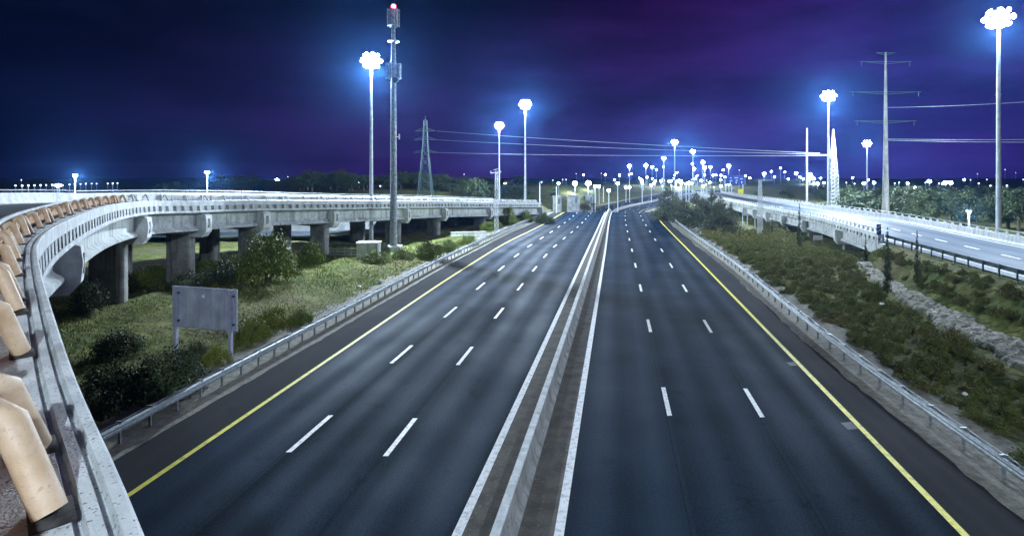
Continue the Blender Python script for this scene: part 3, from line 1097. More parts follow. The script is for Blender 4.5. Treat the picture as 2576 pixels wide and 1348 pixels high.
high_mast((9.6, -25.0, 0), 27, .30, .14, 1.15, P0 * .50, 'high mast light standing behind the viewer beside the right shoulder')


def street_lamp(base, h, power, label, group, head_r=.35, arm=-.9, double=False):
    root = empty('street_lamp', base)
    tag(root, label, 'street lamp', group)
    b = MB(); b.tube([(0, 0, -.3), (0, 0, h * .9), (arm * .25, 0, h), (arm * .8, 0, h + .12)], [.13, .09, .08, .06], 8); b.build('pole', M['mast'], root, smooth=True)
    b = MB(); b.box((arm, 0, h + .12), (.9, .34, .16), taper=.7); hd = b.build('lamp_head', M['mast'], root)
    b = MB(); b.ball((arm, 0, h - .05), head_r, sq=.6); b.build('lens', M['lamp'], hd, smooth=True)
    if power:
        add_light(root, h - .5, power, .3)
        root.children[-1].location.x = arm
    return root


x_, y_, z_ = pt(197, 440, 150)
street_lamp((x_, y_, 0), z_ - .1, P0 * .18, 'lamp post behind the far viaduct parapet, leftmost in the photo', 'lamp posts behind the viaduct', .55)
x_, y_, z_ = pt(530, 432, 140)
street_lamp((x_, y_, 0), z_ - .1, P0 * .18, 'lamp post behind the far viaduct parapet left of the tall mast, against dark trees', 'lamp posts behind the viaduct', .55)
x_, y_, z_ = pt(2432, 530, 84)
street_lamp((x_, y_, 0.0), z_ - .1, P0 * .03, 'short single lamp post against the dark wood behind the right ramp', 'lamp posts behind the ramp', .22, arm=.35)


# distant town lights (each lamp its own object)
def zoomD(lst, sc, ox, oy):
    return [((ox + a / sc) * .7729, (oy + b_ / sc) * .7729, s) for a, b_, s in lst]


far = []
far += zoomD([(640, 258, 3), (868, 250, 3), (955, 275, 3), (1015, 310, 2), (1115, 270, 2), (1520, 230, 2), (1540, 300, 3), (1665, 208, 3), (1690, 280, 3), (1770, 275, 3),
              (1950, 315, 2), (2025, 258, 3), (2172, 318, 1), (635, 382, 2), (668, 370, 2), (500, 390, 2), (432, 450, 2), (475, 505, 2), (300, 380, 2), (245, 362, 1), (62, 500, 3),
              (215, 545, 2), (160, 545, 2), (788, 450, 1), (885, 415, 2), (958, 435, 2), (1305, 350, 2), (1270, 385, 2), (1585, 395, 2), (1558, 440, 2), (1690, 390, 2), (1805, 390, 2),
              (1845, 385, 2), (1915, 390, 2), (1972, 410, 2), (2255, 400, 2), (2320, 425, 2), (2120, 410, 1), (2515, 370, 3), (1100, 438, 1), (1000, 470, 2), (1080, 470, 2), (1220, 470, 2), (1190, 470, 2),
              (1330, 460, 2), (1360, 465, 2), (1300, 472, 2), (1430, 508, 2), (1470, 505, 2), (1510, 500, 2), (590, 560, 2), (640, 555, 2), (350, 600, 2), (1340, 575, 2), (1710, 520, 1)], 4.293, 1900, 480)
far += zoomD([(1810, 210, 3), (2055, 210, 3), (1965, 55, 2), (1830, 30, 1), (1580, 140, 1), (1645, 140, 1), (1400, 150, 1), (1505, 205, 2), (1195, 185, 1), (535, 205, 2)], 5.618, 1550, 560)
far += zoomD([(260, 332, 1), (370, 332, 1), (475, 330, 1), (578, 328, 1), (680, 325, 1), (775, 322, 1), (875, 320, 1), (910, 325, 1), (960, 328, 2), (990, 328, 2), (1050, 328, 1), (1165, 312, 1), (1250, 305, 1), (1350, 305, 1),
              (1440, 300, 1), (1535, 298, 1), (1620, 298, 1), (1805, 297, 1), (1890, 295, 1), (1970, 292, 1), (358, 238, 1)], 5.152, 0, 540)
far += zoomD([(275, 232, 3), (368, 205, 1), (480, 245, 1), (545, 280, 1), (740, 260, 1), (995, 245, 2), (1035, 245, 2), (1070, 245, 2), (1135, 238, 1), (1200, 240, 1), (1180, 285, 1), (1735, 250, 1), (1915, 182, 1)], 2.6956, 800, 500)
far += zoomD([(215, 528, 3), (272, 510, 2), (345, 485, 2), (378, 515, 2), (295, 555, 2), (470, 525, 3), (405, 570, 2), (500, 555, 2), (525, 570, 2), (585, 535, 3), (600, 560, 3), (575, 565, 3), (615, 570, 2), (610, 608, 2), (640, 607, 2), (665, 565, 2), (690, 600, 2),
              (920, 562, 2), (1010, 605, 2), (1040, 578, 2), (1090, 600, 2), (870, 600, 1), (935, 608, 1), (1255, 605, 1), (1290, 600, 1), (1358, 605, 2), (1415, 640, 2), (1530, 590, 3), (1610, 605, 1), (1660, 600, 3), (1700, 600, 3), (1810, 575, 2),
              (1860, 578, 1), (1915, 530, 1), (1925, 605, 1), (1990, 575, 1), (2020, 625, 1), (2150, 625, 1), (2135, 495, 1), (2220, 520, 1), (2280, 575, 1), (1640, 608, 2), (1500, 600, 1)], 2.451, 2400, 350)
_rf = random.Random(19)
far += [(_rf.uniform(1580, 1860), _rf.uniform(447, 474), _rf.choice((1, 2, 2))) for _ in range(34)]  # extra lamps added at random, standing for lit road patches and cars
far += [(1583, 418, 3), (1446, 461, 3), (1480, 462, 3)]
_protos = {}


def far_lamp(px, py, size):
    if py < 438:
        top = 16 + R.random() * 8
        Y = min(1000, (top - H) * F / (YH - py))
    elif py < 446:
        Y = R.uniform(480, 800)
    else:
        top = R.uniform(3.6, 6.5)
        Y = max(190, min(800, (H - top) * F / (py - YH)))
        if 1560 < px < 1860: Y = max(Y, 300)
    x, y, z = pt(px, py, Y)
    z = max(z, 2.2)
    rad = {1: .30, 2: .70, 3: 1.25}[size] * (.6 + Y / 800)
    key = size
    if key not in _protos:
        b = MB(); b.ball((0, 0, 0), 1.0, m=0, seg=10, ring=6, sq=.85)
        _protos[key] = b.build('lamp_globe', M['far_lamp_dim'] if size == 1 else M['far_lamp'], smooth=True).data
        bpy.data.objects.remove([o for o in bpy.data.objects if o.data == _protos[key]][0])
        b = MB(); b.tube([(0, 0, -.3), (0, 0, 1.0)], [.22, .16], 6)
        if 'pole' not in _protos:
            q = b.build('pole', M['mast']); _protos['pole'] = q.data; bpy.data.objects.remove(q)
    g = gh(x, y)
    root = empty('distant_lamp', (x, y, g))
    po = bpy.data.objects.new('pole', _protos['pole']); COL.objects.link(po); po.parent = root; po.scale = (1, 1, max(z - g - .1, .5))
    gl = bpy.data.objects.new('lamp_globe', _protos[key]); COL.objects.link(gl); gl.parent = root; gl.location = (0, 0, z - g); gl.scale = (rad,) * 3
    where = ('left of the tall mast, low over the dark treeline' if px < 900 else 'between the telecom tower and the highway on the skyline' if px < 1420 else
             'in the dense cluster over the far end of the highway' if px < 1890 else 'on the town skyline right of the blue road sign' if px < 2230 else 'above the dark wood right of the grey monopole')
    tag(root, {1: 'tiny dim', 2: 'small white', 3: 'bright white'}[size] + ' distant lamp ' + where, 'street lamp', 'town lamps ' + where)
    if size == 3 and (py < 455 or px < 1500):
        add_light(root, z - g - rad - .6, 60000 if py < 455 else 7000, .5)


for f_ in far: far_lamp(*f_)


# ------------------------------------------------------------------ towers, poles and wires
def lattice(b, base, h, w0, w1, n, bar, z0=0.0, taper_pow=1.0):
    bx, by, bz = base
    def c(k, i):
        t = i / n
        w = (w0 + (w1 - w0) * t ** taper_pow) / 2
        sx, sy = ((-1, -1), (1, -1), (1, 1), (-1, 1))[k]
        return (bx + sx * w, by + sy * w, bz + z0 + h * t)
    for k in range(4):
        for i in range(n):
            b.bar(c(k, i), c(k, i + 1), bar)
            b.bar(c(k, i), c((k + 1) % 4, i + 1), bar * .6)
            b.bar(c((k + 1) % 4, i), c(k, i + 1), bar * .6)
            b.bar(c(k, i + 1), c((k + 1) % 4, i + 1), bar * .6)


def telecom_tower():
    x, y, _ = at(990, 630, 0)
    top = pt(985, 66, y)[2]
    root = empty('telecom_tower', (x, y, 0))
    tag(root, 'tall grey telecom tower with antenna clusters and a red beacon on top', 'tower')
    b = MB(); b.tube([(0, 0, -.3), (0, 0, top * .5), (0, 0, top * .83), (0, 0, top + 2.4)], [.50, .38, .32, .16], 12); b.build('mast_tube', M['tower'], root, smooth=True)
    b = MB()
    for sx in (-.14, .14): b.bar((sx, -.56, .5), (sx, -.40, top * .8), .05)
    for z in np.arange(.8, top * .8, .55): b.bar((-.14, -.55 + z * .006, z), (.14, -.55 + z * .006, z), .04)
    b.build('ladder', M['galv'], root)
    for zc, n, l, r in ((pt(985, 46, y)[2], 6, 2.2, .72), (pt(985, 180, y)[2], 9, 1.9, .95)):
        b = MB()
        for z in (zc - l * .45, zc + l * .45):
            b.tube([(r * .8 * math.cos(a), r * .8 * math.sin(a), z) for a in np.linspace(0, 2 * math.pi, 17)], .04, 5, caps=False)
            for a in np.linspace(0, 2 * math.pi, 4, endpoint=False): b.bar((0, 0, z), (r * .8 * math.cos(a), r * .8 * math.sin(a), z), .05)
        fr = b.build('antenna_frame', M['tower'], root)
        for k in range(n):
            a = 2 * math.pi * k / n + .3
            b = MB(); b.box((r * math.cos(a), r * math.sin(a), zc), (.14, .26, l), a); b.build('panel_antenna', M['tower'], fr)
    zc = pt(985, 106, y)[2]
    b = MB(); b.tube([(0, 0, zc), (0, 0, zc + .12)], .75, 14); b.build('platform', M['tower'], root)
    zc = pt(985, 178, y)[2]
    b = MB(); b.tube([(.35, -.55, zc - 1.3), (.35, -.80, zc - 1.3)], [.42, .36], 14); b.build('dish_antenna', M['dark_steel'], root)
    zc = pt(985, 345, y)[2]
    b = MB(); b.bar((0, 0, zc), (.75, -.1, zc), .06); b.box((.75, -.1, zc + .05), (.16, .12, .7)); b.build('side_antenna', M['sign_white'], root)
    zt = pt(983, 17, y)[2]
    b = MB(); b.tube([(0, 0, top + 2.2), (0, 0, zt - .2)], .08, 6); ho = b.build('beacon_post', M['tower'], root)
    b = MB(); b.ball((0, 0, zt), .30); b.build('beacon_lamp', M['red'], ho, smooth=True)
    b = MB(); b.box((0, 0, .15), (2.0, 2.0, .9)); b.build('footing', M['concrete_cap'], root)


telecom_tower()


def pylon():
    Y = 190
    x = pt(1070, 440, Y)[0]
    top = pt(1070, 292, Y)[2]
    root = empty('lattice_pylon', (x, Y, 0))
    tag(root, 'dark lattice power pylon behind the viaduct, right of the telecom tower', 'pylon')
    b = MB(); lattice(b, (0, 0, 0), top * .62, 5.2, 1.9, 6, .22); lattice(b, (0, 0, 0), top * .33, 1.9, 1.0, 4, .18, z0=top * .62)
    b.tube([(0, 0, top * .95), (0, 0, top)], .1, 5)
    b.build('lattice_frame', M['dark_steel'], root)
    for py, w in ((330, 3.4), (352, 3.8), (384, 4.0)):
        z = pt(1070, py, Y)[2]
        b = MB()
        for s in (-1, 1):
            for dy in (-.5, .5): b.bar((0, dy, z + .1), (s * w, 0, z), .22); b.bar((0, dy, z + 1.2), (s * w, 0, z + .05), .18)
        b.build('cross_arm', M['dark_steel'], root)


pylon()


def lattice_pole(px, base_y, top_y, w, label, z0=0.0, arms=True, Y=None):
    if Y is None: x, Y, _ = at(px, base_y, z0)
    else: x = (px - CX) / F * Y
    top = pt(px, top_y, Y)[2]
    root = empty('lattice_pole', (x, Y, z0))
    tag(root, label, 'utility pole')
    h = top - z0
    b = MB(); lattice(b, (0, 0, -.2), h * .72, w, w * .72, int(h * .9), .055)
    lattice(b, (0, 0, -.2), h * .28, w * .72, w * .5, 4, .075, z0=h * .72)
    b.build('lattice_frame', M['ironwork'], root)
    if arms:
        b = MB()
        b.bar((-.95, 0, h - .5), (.75, 0, h - .35), .12); b.bar((-.5, 0, h), (.55, 0, h + .25), .10)
        for s in (-.9, .7): b.tube([(s, 0, h - .45), (s, 0, h - .1)], .06, 6)
        b.build('cross_arm', M['ironwork'], root)
    return root


lattice_pole(1249, 590, 428, .62, 'slim pale lattice pole at the left verge guardrail, far end of the viaduct')
lattice_pole(1912, 598, 450, .62, 'slim pale lattice pole in front of the right ramp bridge piers', arms=False)
# white tall lattice tower behind the ramp
rt = lattice_pole(2096, 515, 395, 1.9, 'bright white lattice tower with pointed top behind the right ramp', z0=0, arms=False, Y=121)
Yt = 121
b = MB()
ht = pt(2096, 326, Yt)[2]; hm = pt(2096, 395, Yt)[2]
b.tube([(0, 0, hm), (.1, 0, hm + 1.6), (0, 0, ht)], [.6, .5, .1], 8); b.tube([(-.85, 0, hm), (-.85, 0, ht * .93)], [.16, .05], 6)
b.build('pointed_cap', M['sign_white'], rt)
b = MB(); za = pt(2096, 391, Yt)[2]
b.bar((0, 0, za), (-3.1, 0, za), .26); b.bar((0, 0, za - 1.0), (-1.2, 0, za - .1), .12); b.bar((0, 0, pt(0, 428, Yt)[2]), (1.1, 0, pt(0, 430, Yt)[2]), .12)
b.bar((0, 0, pt(0, 440, Yt)[2]), (1.2, 0, pt(0, 440, Yt)[2]), .12); b.bar((1.2, 0, pt(0, 440, Yt)[2]), (1.2, 0, pt(0, 462, Yt)[2]), .12)
b.build('side_arm', M['ironwork'], rt)


def monopole():
    Y = 95
    x = pt(2228, 0, Y)[0]
    z0 = 0.0
    top = pt(2228, 132, Y)[2] - z0
    root = empty('power_monopole', (x, Y, z0))
    tag(root, 'thick grey tapered power pole with three pairs of crossarms right of the white lattice tower', 'utility pole')
    b = MB(); b.tube([(0, 0, -.4), (0, 0, top * .45), (0, 0, top)], [.58, .36, .13], 14); b.build('pole', M['concrete_dark'], root, smooth=True)
    for py, w in ((136, 1.6), (158, 4.4), (234, 6.0), (307, 5.2)):
        z = pt(0, py, Y)[2] - z0
        b = MB(); b.bar((-w, 0, z + .15), (w, 0, z + .15), .075)
        for s in (-1, 1): b.bar((0, 0, z - .25), (s * w * .8, 0, z + .12), .06)
        if w > 2:
            for s in (-1, 1): b.tube([(s * w * .93, 0, z + .1), (s * w * .93, 0, z - .6)], .035, 6)
        b.build('cross_arm', M['dark_steel'], root)


monopole()


def plain_pole(px, top_y, Y, z0, r, label, m='mast', group=None):
    x = pt(px, 0, Y)[0]
    h = pt(px, top_y, Y)[2] - z0
    root = empty('steel_pole', (x, Y, z0))
    tag(root, label, 'pole', group)
    b = MB(); b.tube([(0, 0, -.3), (0, 0, h)], [r, r * .6], 8); b.build('pole', M[m], root, smooth=True)
    b = MB(); b.tube([(0, 0, h), (0, 0, h + .25)], [r * .8, r * .3], 8); b.build('pole_cap', M['galv'], root)
    return root


plain_pole(2030, 325, 131, 0, .30, 'tall slim grey pole left of the white lattice tower', m='tower')
for px, ty, Y in ((1358, 460, 150), (1400, 470, 142)):
    plain_pole(px, ty, Y, 0, .16, 'short pale pole behind the far end of the viaduct', group='short poles behind the viaduct end')
plain_pole(1518, 470, 205, 0, .2, 'pale pole beside the highway bend, left of the median barrier end')
for px, ty, Y in ((1880, 538, 96), (1899, 540, 100), (1868, 535, 104)):
    plain_pole(px, ty, Y, -.3, .12, 'thin concrete post standing under the right ramp bridge', group='posts under the ramp bridge')


def wire(p, q, sag, label, group, r=.035):
    P, Q = Vector(p), Vector(q)
    pts = [P.lerp(Q, t) - Vector((0, 0, sag * 4 * t * (1 - t))) for t in np.linspace(0, 1, 25)]
    b = MB(); b.tube(pts, r, 5)
    tag(b.build('power_line', M['wire']), label, 'power line', group)


Yp = 190
for py, ty, nm in ((330, 386, 'highest'), (352, 389, 'middle'), (384, 392, 'lowest')):
    wire(pt(1070 + 28, py, Yp), pt(2062, ty, 121), .4, f'{nm} of the three power lines crossing above the highway', 'power lines over the highway', .038)
for py, qy, nm in ((350, 350, 'upper'), (353, 358, 'lower')):
    wire(pt(2231, py, 95), pt(2700, qy, 84), .12, f'{nm} of the two power lines right of the grey monopole', 'power lines right of the monopole', .035)
wire(pt(2231, 271, 95), pt(2700, 248, 84), .25, 'single high power line drooping right from the grey monopole', 'power lines right of the monopole', .03)


# ------------------------------------------------------------------ signs and small structures
def back_sign():
    a = Vector(at(585, 905, .1)); c = Vector((pt(448, 0, a.y + .9)[0], a.y + .9, .1))
    root = empty('road_sign', a)
    tag(root, 'large grey road sign seen from behind on two posts beside the left guardrail', 'road sign')
    d = (c - a); d.z = 0
    ln = d.length; u = d.normalized(); nrm = Vector((u.y, -u.x, 0))
    if nrm.y > 0: nrm = -nrm          # towards the camera
    ang = math.atan2(u.y, u.x)
    zt, zb = 3.62, 1.55
    mid = u * ln * .5
    b = MB(); b.box(mid + Vector((0, 0, (zt + zb) / 2)) , (ln + .55, .05, zt - zb), ang); bd = b.build('sign_panel', M['sign_back'], root)
    for t in (.14, .38, .62, .84):
        b = MB(); b.box(u * (ln * t) + nrm * .05 + Vector((0, 0, (zt + zb) / 2)), (.07, .05, zt - zb - .1), ang); b.build('rib', M['sign_frame'], bd)
    b = MB()
    for z in (zt, zb): b.box(mid + Vector((0, 0, z)) + nrm * .03, (ln + .65, .09, .09), ang)
    for t in (-.28, ln + .28): b.box(u * t + Vector((0, 0, (zt + zb) / 2)) + nrm * .03, (.06, .08, zt - zb - .1), ang)
    b.build('frame', M['sign_frame'], bd)
    b = MB(); q = u * (ln * .62 - .35) + nrm * .03 + Vector((0, 0, zt - .42)); b.tube([q, q + nrm * .02], .09, 10); b.build('sticker', M['sign_white'], bd)
    for t in (0, ln):
        for zz in (zt - .3, zb + .3):
            b = MB(); b.box(u * t + nrm * .09 + Vector((0, 0, zz)), (.34, .10, .10), ang); b.build('clamp', M['dark_steel'], bd)
        b = MB(); q = u * t + nrm * .14; b.box(q + Vector((0, 0, (zt + .1) / 2 - .2)), (.17, .17, zt + .4), ang); b.build('post', M['sign_frame'], root)


back_sign()


def blue_sign():
    Y = 232
    x0, _, zt = pt(1828, 441, Y); x1, _, zb = pt(1874, 464, Y)
    g = gh((x0 + x1) / 2, Y)
    root = empty('road_sign', ((x0 + x1) / 2, Y, g))
    tag(root, 'blue overhead direction sign on a post above the far end of the right ramp', 'road sign')
    w, h = x1 - x0, zt - zb
    zc = (zt + zb) / 2 - g
    b = MB(); b.box((0, 0, zc), (w, .12, h)); bd = b.build('sign_panel', M['sign_blue'], root)
    b = MB()
    for dx, dz, ww, hh in ((-.28, .2, .10, .05), (-.26, -.1, .16, .05), (.02, .22, .2, .05), (.05, -.06, .13, .05), (.3, .1, .14, .05), (-.3, -.3, .05, .14), (.02, -.3, .05, .14), (.32, -.28, .05, .16)):
        b.box((dx * w, -.075, zc + dz * h), (ww * w, .02, hh * h * 1.4))
    b.build('sign_legend', M['sign_white'], bd)
    b = MB(); b.box((-w * .22, .2, zc / 2), (.35, .3, zc)); b.box((w * .4, .2, zc / 2), (.3, .3, zc)); b.build('post', M['mast'], root)
    Y = 214
    x, _, z = pt(1863, 483, Y); g = gh(x, Y)
    root = empty('road_sign', (x, Y, g))
    tag(root, 'small square yellow warning sign below the blue overhead sign', 'road sign')
    b = MB(); b.box((0, 0, z - g), (2.0, .08, 2.2)); b.build('sign_panel', M['sign_yellow'], root)
    b = MB(); b.box((0, .1, (z - g) / 2), (.14, .1, z - g)); b.build('post', M['mast'], root)
    # hazard marker at the end of the bridge parapet
    s_ = RAMP.at_Y(RAMP_END_Y - .8)
    p = RAMP.pos(s_, .25, -.85)
    root = empty('hazard_marker', p)
    tag(root, 'narrow dark hazard marker with a yellow stripe at the end of the ramp parapet', 'road sign')
    b = MB(); b.box((0, 0, 1.35), (.46, .05, 1.1)); bd = b.build('marker_panel', M['sign_blue'], root)
    b = MB()
    for k in (-.28, .12):
        b.quad((-.2, -.03, 1.35 + k), (.2, -.03, 1.35 + k + .22), (.2, -.03, 1.35 + k + .36), (-.2, -.03, 1.35 + k + .14))
    b.build('stripe', M['sign_yellow'], bd)
    b = MB(); b.box((0, .06, .5), (.08, .06, 1.4)); b.build('post', M['galv'], root)


blue_sign()


def small_structures():
    # concrete chamber with pale lid beside the tall mast
    x, y, _ = at(928, 650, 0)
    root = empty('concrete_chamber', (x, y, gh(x, y)))
    tag(root, 'square concrete utility chamber with pale lid below the tall mast', 'utility box')
    b = MB(); b.box((0, 0, .8), (2.4, 1.6, 2.0)); b.build('body', M['concrete'], root)
    b = MB(); b.box((0, 0, 1.88), (2.6, 1.8, .16)); b.build('lid', M['concrete_cap'], root)
    # metal fence panels left of it
    x, y, _ = at(866, 652, 0)
    root = empty('metal_fence', (x, y, gh(x, y)))
    tag(root, 'low grey metal fence between the viaduct pier and the concrete chamber', 'fence')
    b = MB()
    for z in (.25, .6, .95): b.box((0, 0, z), (3.4, .05, .12))
    b.build('rail', M['galv'], root)
    for k in range(5):
        b = MB(); b.box((-1.6 + k * .8, .06, .5), (.07, .06, 1.3)); b.build('post', M['galv'], root)
    # low white kerb wall at the far verge
    a = at(1135, 597, 0); c = at(1222, 594, 0)
    root = empty('low_wall', ((a[0] + c[0]) / 2, (a[1] + c[1]) / 2, 0))
    tag(root, 'low white concrete wall beside the foot of the slim lattice pole', 'wall')
    ang = math.atan2(c[1] - a[1], c[0] - a[0]); ln = math.hypot(c[1] - a[1], c[0] - a[0])
    b = MB(); b.box((0, 0, .25), (ln, .4, .9), ang); b.build('wall', M['concrete_cap'], root)
    b = MB(); b.box((0, 0, .74), (ln + .1, .5, .08), ang); b.build('coping', M['concrete_cap'], root)
    # pale paved lane and long retaining wall seen under the viaduct
    b = MB()
    ys = [(-62, 84), (-45, 84), (-30, 86), (-16, 91)]
    for (xa, ya), (xb, yb) in zip(ys[:-1], ys[1:]):
        b.quad((xa, ya - 3.5, .75), (xb, yb - 3.5, .75), (xb, yb + 3.5, .75), (xa, ya + 3.5, .75), 0, ((0, xa), (0, xb), (2, xb), (2, xa)))
    tag(b.build('service_lane', M['ramp_asphalt']), kind='structure')
    P = Path([(-70, 92, 1.9), (-45, 92, 1.9), (-30, 94, 1.9), (-13, 100, 1.7)], 2.0, 1)
    root = empty('retaining_wall')
    tag(root, 'long pale retaining wall seen between the piers beneath the viaduct', 'wall')
    b = MB(); b.sweep([(0, .4), (0, -2.4), (-.5, -2.4), (-.5, .4)], P.sub(0, P.len, 2)); b.build('wall', M['wall'], root)
    b = MB(); b.sweep([(.08, .41), (.08, .55), (-.58, .55), (-.58, .41)], P.sub(0, P.len, 2)); b.build('coping', M['concrete_dark'], root)
    # notice panel under the ramp bridge
    x, y, z = pt(2058, 598, 78)
    root = empty('notice_board', (x, y, gh(x, y)))
    tag(root, 'small white notice board standing under the right ramp bridge', 'sign')
    b = MB(); b.box((0, 0, z - gh(x, y)), (1.3, .06, .7)); b.build('board', M['sign_white'], root)
    b = MB()
    for s in (-.5, .5): b.box((s, .06, (z - gh(x, y)) / 2 - .2), (.07, .06, z - gh(x, y) + .4))
    b.build('post', M['galv'], root)
    # low buildings beyond the viaduct end
    for px0, px1, t_, b_, Y, lab in ((1392, 1411, 495, 508, 172, 'small white flat roofed hut beyond the viaduct end, nearest the bank'),
                                     (1428, 1456, 494, 509, 188, 'wider white low building beyond the viaduct end'),
                                     (1474, 1490, 492, 504, 204, 'narrow white shed left of the pale pole at the bend')):
        x0 = pt(px0, 0, Y)[0]; x1 = pt(px1, 0, Y)[0]; zt = pt(0, t_, Y)[2]
        root = empty('small_building', ((x0 + x1) / 2, Y, 0)); tag(root, lab, 'building')
        g = gh((x0 + x1) / 2, Y)
        b = MB(); b.box((0, 0, (zt + g - 1) / 2), (x1 - x0, 4, zt - g + 1)); b.build('wall', M['wall'], root)
        b = MB(); b.box((0, 0, zt + .1), (x1 - x0 + .4, 4.4, .18)); b.build('roof', M['concrete_dark'], root)
        b = MB(); b.box(((x1 - x0) * .2, -2.02, zt - 1.3), (.8, .05, 1.7)); b.build('door', M['dark_steel'], root)
    # pieces of litter
    for px, py, s, lab in ((1240, 905, .28, 'white scrap of paper lying on the grass field, nearer the guardrail'), (1168, 921, .2, 'white scrap of paper lying on the grass field, farther left'),
                           (2870, 1022, .15, 'crumpled white bag caught in the bank shrubs'), (3140, 1318, .10, 'small white scrap among the near bank shrubs')):
        x, y, _ = at(px * .7729, py * .7729, .4)
        b = MB(); q = random.Random(px)
        b.ball((0, 0, .1), s, seg=7, ring=4, sq=.5)
        b.v = [(v[0] * q.uniform(.7, 1.3), v[1] * q.uniform(.7, 1.3), v[2] * q.uniform(.7, 1.3)) for v in b.v]
        hgt = .0 if px < 2000 else .75
        o = b.build('litter', M['litter'], loc=(x, y, gh(x, y) + hgt)); tag(o, lab, 'litter')


small_structures()


# stone lined channel through the bank
def channel():
    b = MB()
    q = []
    for y in np.arange(10, 62, .32):
        xc = float(np.interp(y, [c[0] for c in CH], [c[1] for c in CH]))
        w = float(np.interp(y, [10, 28, 45, 60], [1.5, 1.25, .8, .5])) * (1 + .12 * math.sin(y * 1.7) + .08 * math.sin(y * 4.1))
        q.append((xc, y, w))
    rs = random.Random(8)
    NC = 10
    rows = []
    for (xa, ya, wa) in q:
        row = []
        for k in range(NC + 1):
            t = -1 + 2 * k / NC
            xx = xa + wa * t * (1 + (rs.uniform(-.12, .12) if k in (0, NC) else 0)) + rs.uniform(-.05, .05); yy = ya + rs.uniform(-.08, .08)
            row.append((xx, yy, gh(xx, yy) + (-.03 if k in (0, NC) else .12 + .10 * abs(t) + rs.uniform(-.06, .09))))
        rows.append(row)
    for ra, rb in zip(rows[:-1], rows[1:]):
        for k in range(NC): b.quad(ra[k], ra[k + 1], rb[k + 1], rb[k])
    tag(b.build('stone_channel', M['stone']), kind='structure')
    # pale gravel apron by the pines
    b = MB()
    for y in np.arange(90, 140, 1.0):
        def e(yy): return X('rrail', yy) + 1.2, X('rrail', yy) + 1.3 + 6.5 * math.sin(math.pi * min(1, max(0, (yy - 88) / 54))) ** .7
        a, c = e(y), e(y + 1.0)
        b.quad((a[0], y, gh(a[0], y) + .12), (a[1], y, gh(a[1], y) + .12), (c[1], y + 1, gh(c[1], y + 1) + .12), (c[0], y + 1, gh(c[0], y + 1) + .12))
    tag(b.build('gravel_apron', M['concrete_cap']), kind='structure')


channel()


# ------------------------------------------------------------------ vegetation
def foliage(seed, n, leaf, shape, clumps, spread, up=.35):
    """leaf quads gathered into clumps spread through a crown; shape(r) -> clump centre and its size"""
    r = random.Random(seed)
    b = MB(); tone = []
    cs = [shape(r) for _ in range(clumps)]
    wts = [c[1] ** 2 for c in cs]
    tn = [r.uniform(0, .45) for _ in cs]
    for k in r.choices(range(clumps), wts, k=n):
        c, sz = cs[k]
        d = Vector((r.gauss(0, 1), r.gauss(0, 1), r.gauss(0, 1))).normalized()
        rad = sz * (r.random() ** .45) * r.uniform(.85, 1.15)
        p = Vector(c) + Vector((d.x, d.y, d.z * spread)) * rad
        if p.z < 0.02: p.z = r.uniform(.02, .2)
        nrm = (d + Vector((r.gauss(0, .6), r.gauss(0, .6), r.gauss(0, .6) + up))).normalized()
        a = nrm.cross(Vector((r.gauss(0, 1), r.gauss(0, 1), r.gauss(0, 1)))).normalized()
        q = nrm.cross(a)
        s = leaf * r.uniform(.6, 1.35)
        b.quad(p - a * s * .9, p - q * s * .42, p + a * s * .9, p + q * s * .42)
        tone.append(min(1, max(0, tn[k] + r.uniform(0, .55))))
    return b, tone


def build_foliage(name, b, tone, m, parent=None):
    o = b.build(name, m, parent)
    at_ = o.data.attributes.new('tone', 'FLOAT', 'FACE')
    at_.data.foreach_set('value', tone)
    return o


def dome(r):
    def f(rr):
        a = rr.uniform(0, 2 * math.pi); d = rr.random() ** .6
        return ((d * math.cos(a) * .74, d * math.sin(a) * .74, .05 + .64 * (rr.random() ** .75) * (1 - .75 * d * d)), rr.uniform(.16, .30))
    return f


SHRUB = []
for k, (m, n, lf) in enumerate([('leaf', 5200, .036), ('leaf', 4600, .036), ('leaf_dark', 5200, .038)]):
    root = empty('shrub')
    b, t = foliage(20 + k, n, lf, dome(None), 60, .85)
    build_foliage('foliage', b, t, M[m], root)
    b = MB()
    rr = random.Random(k)
    for _ in range(6): b.tube([(0, 0, -.1), (rr.uniform(-.2, .2), rr.uniform(-.2, .2), .25), (rr.uniform(-.5, .5), rr.uniform(-.5, .5), .6)], [.03, .02, .008], 5)
    b.build('stems', M['bark'], root)
    SHRUB.append(root)
BANK = []
for k in range(4):
    root = empty('shrub')
    b, t = foliage(40 + k, 2400, .046, dome(None), 30, .8)
    build_foliage('foliage', b, t, M['leaf_bank'], root)
    b = MB()
    rr = random.Random(k)
    for _ in range(5): b.tube([(0, 0, -.1), (rr.uniform(-.2, .2), rr.uniform(-.2, .2), .25), (rr.uniform(-.5, .5), rr.uniform(-.5, .5), .5)], [.03, .02, .008], 5)
    b.build('stems', M['bark'], root)
    BANK.append(root)


def crown(h0, h1, w):
    def f(rr):
        a = rr.uniform(0, 2 * math.pi); t = rr.random()
        d = rr.random() ** .5 * w * math.sin(math.pi * (.12 + .80 * t)) ** .8
        return ((d * math.cos(a), d * math.sin(a), h0 + (h1 - h0) * t), rr.uniform(.10, .24) * w * 1.5)
    return f


def cone(h0, h1, w):
    def f(rr):
        t = rr.random() ** 1.25
        a = rr.uniform(0, 2 * math.pi); d = rr.random() ** .5 * w * (1 - t) ** .8
        return ((d * math.cos(a), d * math.sin(a), h0 + (h1 - h0) * t), w * (.15 + .35 * (1 - t)) * rr.uniform(.6, 1.1))
    return f


